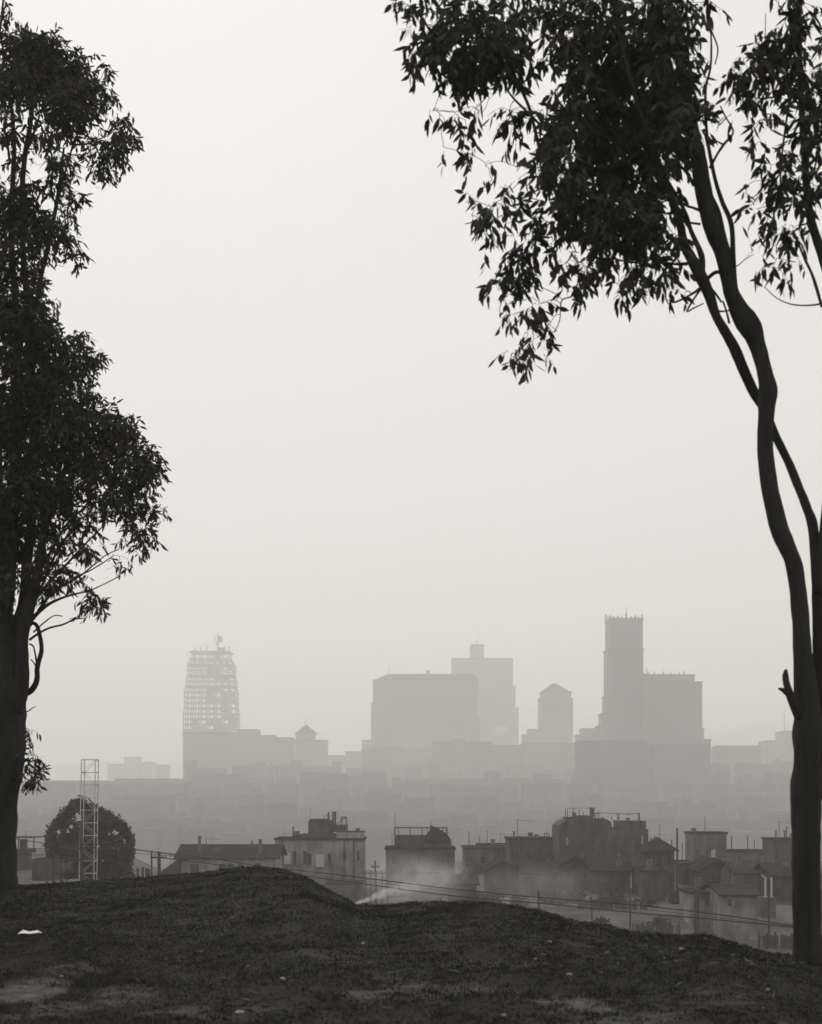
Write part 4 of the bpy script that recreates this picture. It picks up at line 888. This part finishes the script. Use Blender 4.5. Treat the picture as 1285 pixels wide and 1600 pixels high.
# hotel
t = block('hotel', 'broad rectangular hotel with chamfered roof corner left of centre skyline', [(583,747,1064,1100),(580,747,1100,1120),(580,750,1120,None)], DF, 45, CM[3])
MB().prism([(X(584,DF), Z(1063,DF)), (X(746,DF), Z(1063,DF)), (X(742,DF), Z(1053,DF)), (X(606,DF), Z(1053,DF))], DF+2, DF+43).build('mansard_roof', M['roof_mid'], t)
rblock(t, 667, 672, 1045.5, 1053.2, DF, 6, 'trim', 'chimney', off=12); rod(t, 609, 1036, 1053, DF+10, .25)
# stepped tower behind
t = block('stepped_tower', 'paler stepped tower with a square turret behind the broad hotel', [(705,802,1030,1073),(705,806,1073,1107),(705,811,1107,None),(734,757,1009,1029.2)], 1720, 45, CM[2])
rblock(t, 736, 755, 1006, 1008.5, 1720, 10, 'trim', 'turret_cap', off=6); rod(t, 745.5, 999, 1006.2, 1730, .5, 'spire')
rod(t, 748, 975, 1006, 1731, .12)
# gabled slim tower
t = block('gabled_tower', 'slim tower with a pointed pyramid roof between hotel and tallest tower', [(844,893,1082,1092),(840.5,896,1092,1141),(823,896,1141,1149),(815,896,1149,None)], 1480, 30, CM[3])
MB().frustum(X(845,1480), X(892,1480), 1482, 1510, Z(1081,1480), Z(1066,1480), X(866,1480)-X(845,1480), 12).build('pyramid_roof', M['roof_mid'], t)
# tallest tower
D4 = 1130.
t = block('tall_tower', 'tallest dark tower with a crenellated flat top and short mast', [(946,1005,968,1015),(943.5,1006,1015,1088),(941,1006,1088,1116),(935,1006,1116,1135),(930,1006,1135,1140),(905,1006,1140,1150),(897.5,1006,1150,None)], D4, 30, CT)
for px, dd in ((947.3, 27), (951, 20), (955, 1), (960, 1), (966, 1), (972, 1), (987, 1), (993, 1), (998, 1), (1003.5, 1)):
    h = {947.3: 6.5, 1003.5: 6.5, 955: 5.5, 993: 5, 966: 4.5}.get(px, 3.4); Dp = D4+dd
    MB().frustum(X(px-1.6,Dp), X(px+1.6,Dp), Dp, Dp+2.4, Z(967.2,D4), Z(966.4-h,Dp), .3, .5).build('pinnacle', M['steel'], t)
rod(t, 979, 959, 967, D4+8, .9, 'mast'); rod(t, 979, 948, 960, D4+8, .35, 'mast')
t = block('long_block', 'broad block with spiked parapet joined to the right of the tallest tower', [(985,1086,1056,1067),(985,1098,1067,1140),(985,1101,1140,1157),(985,1112,1157,None)], D4+36, 34, CM[3])
for i, px in enumerate([1011,1019,1023.5,1027,1036,1044,1050,1056,1062,1069,1076,1083]):
    h = [4,3,9,4,5,3,5,3,4,3,4,6][i]
    MB().frustum(X(px-1.2,D4), X(px+1.2,D4), D4+37, D4+39, Z(1055.2,D4+36), Z(1055-h*1.3,D4+36), .4, .6).build('pinnacle', M['steel'], t)
# lower left skyline
block('office_block', 'long stepped office block under the unfinished steel tower', [(372,407,1141.5,1146),(286,407,1146,1150.5),(286,432,1150.5,1154),(286,460,1154,None)], 1380, 30, CM[1])
t = block('cupola_block', 'low block crowned by a small pointed cupola', [(460.3,513,1158,None),(462,493,1147,1158)], 1370, 30, CM[1])
MB().frustum(X(460,1370), X(495,1370), 1372, 1395, Z(1146,1370), Z(1132,1370), X(476.5,1370)-X(460,1370), 10.5).build('pyramid_roof', M['roof_mid'], t); rod(t, 477.5, 1127, 1133, 1383, .4, 'finial')

# unfinished steel frame
def steel_tower():
    D = 1640.; dp = 32.; z0 = base_z(328, D) - 5
    t = thing('steel_frame_tower', 'unfinished skeletal steel tower with open floors and derrick on top', 'tower', (X(328,D), D, z0))
    def tier(y_): return (286, 369.5) if y_ > 1110 else (287.5, 368) if y_ > 1080 else (290.5, 366) if y_ > 1055 else (292.5, 364) if y_ > 1030 else (296, 359)
    lv = [(y_,) + tier(y_) for y_ in (1148,1140,1131.5,1123,1114.5,1106,1097.5,1089,1080.5,1072,1063.5,1055,1046.5,1038,1029.5,1018)]
    for i, (y, a, b_) in enumerate(lv):
        th = {1018: 1.9, 1038: 2.0, 1055: 1.8, 1029.5: 1.3, 1072: 1.5}.get(y, .95)
        mb = MB(); xa, xb, zz = X(a,D), X(b_,D), Z(y,D); th *= .85
        for yy in (0, dp/2, dp): mb.box(xa, xb, D+yy-.5, D+yy+.5, zz-th/2, zz+th/2)
        for xx in [xa, xb] + [xa+(xb-xa)*k/4 for k in (1,2,3)]:
            for y0_, y1_ in ((.502, dp/2-.502), (dp/2+.502, dp-.502)): mb.box(xx-.4, xx+.4, D+y0_, D+y1_, zz-th/2, zz+th/2)
        mb.build('floor_frame', M['steel'], t)
    cols = [287, 299, 310.5, 322, 334, 345.5, 357, 369]
    for j, px in enumerate(cols):
        for k, yy in enumerate((0, dp*.5, dp)):
            f = (px-287)/(369-287); pp_ = []
            for y_, a_, b2 in lv: pp_.append((X(a_+(b2-a_)*f, D)+(.55 if j == 0 else -.55 if j == len(cols)-1 else 0), D+(.6 if k == 0 else dp*.5 if k == 1 else dp-.6), Z(y_-.2, D)))
            MB().tube([(pp_[0][0], pp_[0][1], z0)] + (pp_ if (j*7+k*3) % 5 else pp_[:-1]) + ([pp_[-1][:2] + (pp_[-1][2] + 1.5 + (j*5+k) % 4*1.6,)] if (j*3+k) % 3 == 0 and (j*7+k*3) % 5 else []), .85, 4).build('column', M['steel'], t)
    r = random.Random(4)
    for i in range(len(lv)-1):
        y0, y1 = lv[i][0], lv[i+1][0]
        for j in range(len(cols)-1):
            lowness = i/(len(lv)-1); rightness = j/(len(cols)-2)
            pr_ = (.74 - .85*lowness) + .5*(rightness-.5) + (.5 if i in (12, 14) and j in (1, 4) else 0)
            if i < 1 or (i < 2 and j > 3): pr_ = 1
            if 3 <= i <= 5 and j in (2, 3): pr_ -= .6
            if r.random() < pr_ + (.0 if j in (3, 4, 5) else -.16):
                MB().box(max(X(cols[j],D)+.6, X(lv[i+1][1],D)), min(X(cols[j+1],D)-.6, X(lv[i+1][2],D)), D+(.6 if r.random()<.6 else dp-1.2), D+(dp*.2 if r.random()<.4 else 1.1), Z(y0,D)+1.0, Z(y1,D)-1.0).build('wall_panel', M['wall_mid'], t) if False else \
                MB().box(max(X(cols[j],D)+.6, X(lv[i+1][1],D)), min(X(cols[j+1],D)-.6, X(lv[i+1][2],D)), D+.6, D+1.2, Z(y0,D)+.45, Z(y1,D)-.45 - (2.2 if i and r.random()<.35 else 0)).build('wall_panel', M['wall_mid'], t)
            elif r.random() < .5:
                a, b_ = (cols[j], cols[j+1]) if r.random() < .5 else (cols[j+1], cols[j])
                MB().tube([P(a,y0,D), P(b_,y1,D)], .3, 4).build('brace', M['steel'], t)
    # derrick
    MB().tube([P(341,1018,D+15), P(341,989,D+15)], [1.0, .7], 5).build('derrick_mast', M['steel'], t)
    MB().tube([P(341,1014,D+15), P(335,992,D+15)], .45, 5).build('derrick_boom', M['steel'], t)
    MB().box(X(338.5,D), X(344,D), D+12, D+18, Z(1001,D), Z(992,D)).build('hoist_cabin', M['wall_mid'], t)
    MB().box(X(337,D), X(346,D), D+11, D+19, Z(1017.5,D), Z(1010,D)).build('hoist_cabin', M['wall_mid'], t)
    MB().tube([P(352,1018,D+15), P(351,1009,D+15)], .6, 5).build('stanchion', M['steel'], t)
    MB().tube([P(298,1018,D+4), P(312,1010,D+8), P(341,1003,D+15)], .25, 4).build('guy_wire', M['steel'], t)
steel_tower()

# faint distant masses and middle rows of the city
def mid_city():
    G = 'city blocks dissolving in the haze'
    sp = [
     (168,196,1195,2000,'faint block at the left end of the far hazy group'),(194,222,1184,2050,'tallest faint block in the far hazy group on the left'),(222,243,1192,2050,'faint block just right of the tallest hazy one'),(243,266,1196,2000,'faint block at the right end of the far hazy group'),
     (512,540,1182,1500,'low block right of the cupola'),(540,567,1176,1450,'low stepped block left of the broad hotel'),(566,584,1158,1520,'small block touching the left foot of the broad hotel'),
     (566,676,1172,1330,'wide low block in front of the hotel foot'),(676,768,1161,1230,'darker block in front of the hotel, its right half'),(767,818,1166,1250,'dark low block under the paler stepped tower'),(815,900,1163,1300,'low block at the foot of the slim pointed tower'),
     (898,1010,1160,1040,'wide darker block below the tallest tower'),(1010,1110,1166,1048,'wide darker block below the spiked parapet'),(1112,1190,1167,1400,'long low block right of the spiked parapet block'),(1186,1214,1159,1420,'low stepped block near right trunk'),(1212,1300,1144,1440,'block with a roof mast beside right trunk'),
     (-60,70,1223,1180,'long flat dark block behind left trunk'),(70,180,1222,1150,'long flat dark block behind the round tree'),(180,288,1219,1160,'long flat dark block left of the steel tower base'),
    ]
    for a, b_, y, D, lb in sp:
        t = block('city_block', lb, [(a, b_, y, None)] + ([(a+(b_-a)*.3, a+(b_-a)*.55, y-4, y)] if (b_-a) > 60 and b_ < 900 and y < 1200 else []), D, 35, CM[int(a) % 4] if D > 1400 else CR[int(a) % 3], group=G, corn=M['roof'])
        if 'roof mast' in lb: rod(t, 1226, 1106, 1144, D+5, .35, 'mast')
    r = random.Random(11); rows = [(1190,1195,'ninth'),(1080,1212,'eighth'),(990,1228,'seventh'),(900,1246,'sixth'),(820,1262,'fifth'),(740,1280,'fourth'),(670,1297,'third')]
    for D, y, nm in rows:
        px = -40 + r.uniform(-30, 0)
        while px < 1300:
            w_ = r.uniform(16, 62)*900/D; yt = y + r.uniform(-6, 8)
            if D > 1100 and px < 285: px += w_; continue
            if D > 1000 and px < 285: yt = max(yt, 1226)
            bt_ = block('city_block', 'flat-roofed city block dissolved in the smoky haze below the skyline', [(px, px+w_, yt, None)] , D + r.uniform(-14, 14), r.uniform(16, 30), CR[r.randrange(3)], group=G, corn=0)
            if w_ > 12:
                for _ in range(r.choice([1, 1, 2, 3])):
                    hx_ = px + r.uniform(.15, .8)*w_; hw_ = r.uniform(1.5, 7); hh_ = r.uniform(1.2, 4.5)
                    if hx_+hw_ < px+w_: MB().box(X(hx_, D), X(hx_+hw_, D), D+16, D+16+r.uniform(3, 7), Z(yt+1, D), Z(yt-hh_, D)).build(r.choice(['roof_hut', 'chimney']), CR[r.randrange(3)], bt_)
            px += w_ + (r.uniform(1, 10) if r.random() < .4 else .05)
mid_city()

# ---------------------------------------------------------------- smoke and steam
def fume(name, label, origin, box, dens, K, kind, p, warp, aniso=.3):
    """a body of smoke; box = (x0,x1,y0,y1,z0,z1) round the origin; kind 'plume' or 'bank'"""
    m = bpy.data.materials.new(name); m.use_nodes = True; n = m.node_tree; n.nodes.clear()
    def mt(op, a, b_=None):
        q = n.nodes.new('ShaderNodeMath'); q.operation = op
        for i, s_ in enumerate((a, b_)):
            if s_ is None: continue
            if isinstance(s_, (int, float)): q.inputs[i].default_value = s_
            else: n.links.new(s_, q.inputs[i])
        return q.outputs[0]
    tc = n.nodes.new('ShaderNodeTexCoord')
    n1 = n.nodes.new('ShaderNodeTexNoise'); n1.inputs['Scale'].default_value = K*.8; n1.inputs['Detail'].default_value = 2; n.links.new(tc.outputs['Object'], n1.inputs['Vector'])
    sb = n.nodes.new('ShaderNodeVectorMath'); sb.operation = 'SUBTRACT'; sb.inputs[1].default_value = (.5, .5, .5); n.links.new(n1.outputs['Color'], sb.inputs[0])
    sc_ = n.nodes.new('ShaderNodeVectorMath'); sc_.operation = 'SCALE'; sc_.inputs['Scale'].default_value = warp; n.links.new(sb.outputs[0], sc_.inputs[0])
    ad = n.nodes.new('ShaderNodeVectorMath'); ad.operation = 'ADD'; n.links.new(tc.outputs['Object'], ad.inputs[0]); n.links.new(sc_.outputs[0], ad.inputs[1])
    sp = n.nodes.new('ShaderNodeSeparateXYZ')
    nz = n.nodes.new('ShaderNodeTexNoise'); nz.inputs['Scale'].default_value = K*1.6; nz.inputs['Detail'].default_value = 4; n.links.new(ad.outputs[0], nz.inputs['Vector'])
    nn = mt('MAXIMUM', mt('SUBTRACT', mt('MULTIPLY', nz.outputs['Fac'], 2.4), .75), 0)
    if kind == 'plume':
        n.links.new(tc.outputs['Object'], sp.inputs[0]); x0_ = sp.outputs[0]
        # the warp grows with distance from the source
        wv = n.nodes.new('ShaderNodeVectorMath'); wv.operation = 'SCALE'; n.links.new(sc_.outputs[0], wv.inputs[0]); n.links.new(mt('MINIMUM', mt('MAXIMUM', mt('MULTIPLY', x0_, .6), .05), 1.0), wv.inputs['Scale'])
        a2 = n.nodes.new('ShaderNodeVectorMath'); a2.operation = 'ADD'; n.links.new(tc.outputs['Object'], a2.inputs[0]); n.links.new(wv.outputs[0], a2.inputs[1])
        s2 = n.nodes.new('ShaderNodeSeparateXYZ'); n.links.new(a2.outputs[0], s2.inputs[0]); x, y, z = s2.outputs
        rise, pw, r0, spread, ln = p
        dz = mt('SUBTRACT', z, mt('MULTIPLY', mt('POWER', mt('MAXIMUM', x, .001), pw), rise)); rr = mt('ADD', mt('MULTIPLY', mt('MAXIMUM', x, 0), spread), r0)
        q = mt('DIVIDE', mt('ADD', mt('MULTIPLY', dz, dz), mt('MULTIPLY', y, y)), mt('MULTIPLY', rr, rr))
        fall = mt('POWER', mt('MAXIMUM', mt('SUBTRACT', 1, q), 0), 1.5); endf = mt('MAXIMUM', mt('SUBTRACT', 1, mt('DIVIDE', x, ln)), 0)
        st = mt('MINIMUM', mt('MAXIMUM', mt('MULTIPLY', mt('ADD', x, .1), 8), 0), 1)
        d = mt('MULTIPLY', mt('MULTIPLY', mt('MULTIPLY', mt('MULTIPLY', fall, nn), endf), st), mt('DIVIDE', dens, mt('ADD', mt('MULTIPLY', mt('MAXIMUM', x, 0), 1.3), .3)))
    else:
        n.links.new(ad.outputs[0], sp.inputs[0]); x, y, z = sp.outputs
        q = None
        for c_, r_ in zip((x, y, z), p):
            e_ = mt('DIVIDE', c_, r_); e_ = mt('MULTIPLY', e_, e_); q = e_ if q is None else mt('ADD', q, e_)
        fall = mt('POWER', mt('MAXIMUM', mt('SUBTRACT', 1, q), 0), 1.3); d = mt('MULTIPLY', mt('MULTIPLY', fall, nn), dens)
    pv = n.nodes.new('ShaderNodeVolumePrincipled'); pv.inputs['Color'].default_value = (.97, .955, .92, 1); pv.inputs['Anisotropy'].default_value = aniso
    n.links.new(d, pv.inputs['Density']); ou = n.nodes.new('ShaderNodeOutputMaterial'); n.links.new(pv.outputs[0], ou.inputs['Volume'])
    o = MB().box(*box).build(name, m); o.location = origin; o['kind'] = 'stuff'; o['label'] = label; o['category'] = 'smoke'
    return o
fume('smoke', 'bright wisp of smoke rising just behind the hilltop', P(554, 1415, 64), (-.3, 5.2, -1, 1, -.3, 2.0), 9.0, 2.2, 'plume', (.42, .75, .10, .12, 5.0), .5)
fume('smoke', 'thin drifting smoke spread in front of the domed block', P(655, 1376, 92), (-4.6, 4.6, -3, 3, -1.6, 2.6), .26, .45, 'bank', (4.2, 2.6, 2.2), 1.6)
fume('smoke', 'faint smoke lying over the low roofs right of the domed block', P(840, 1385, 110), (-7, 7, -3, 3, -1.6, 2.4), .10, .35, 'bank', (6.4, 2.6, 2.2), 1.6)
fume('steam', 'small white puff of steam among the far roofs', P(785, 1140, 1220), (-14, 14, -8, 8, -9, 9), .16, .22, 'bank', (9, 6, 5), 11)
fume('mist_bank', 'pale mist lying round the feet of the far towers', P(760, 1172, 1102), (-270, 270, -24, 24, -60, 62), .012, .012, 'bank', (255, 24, 44), 36)
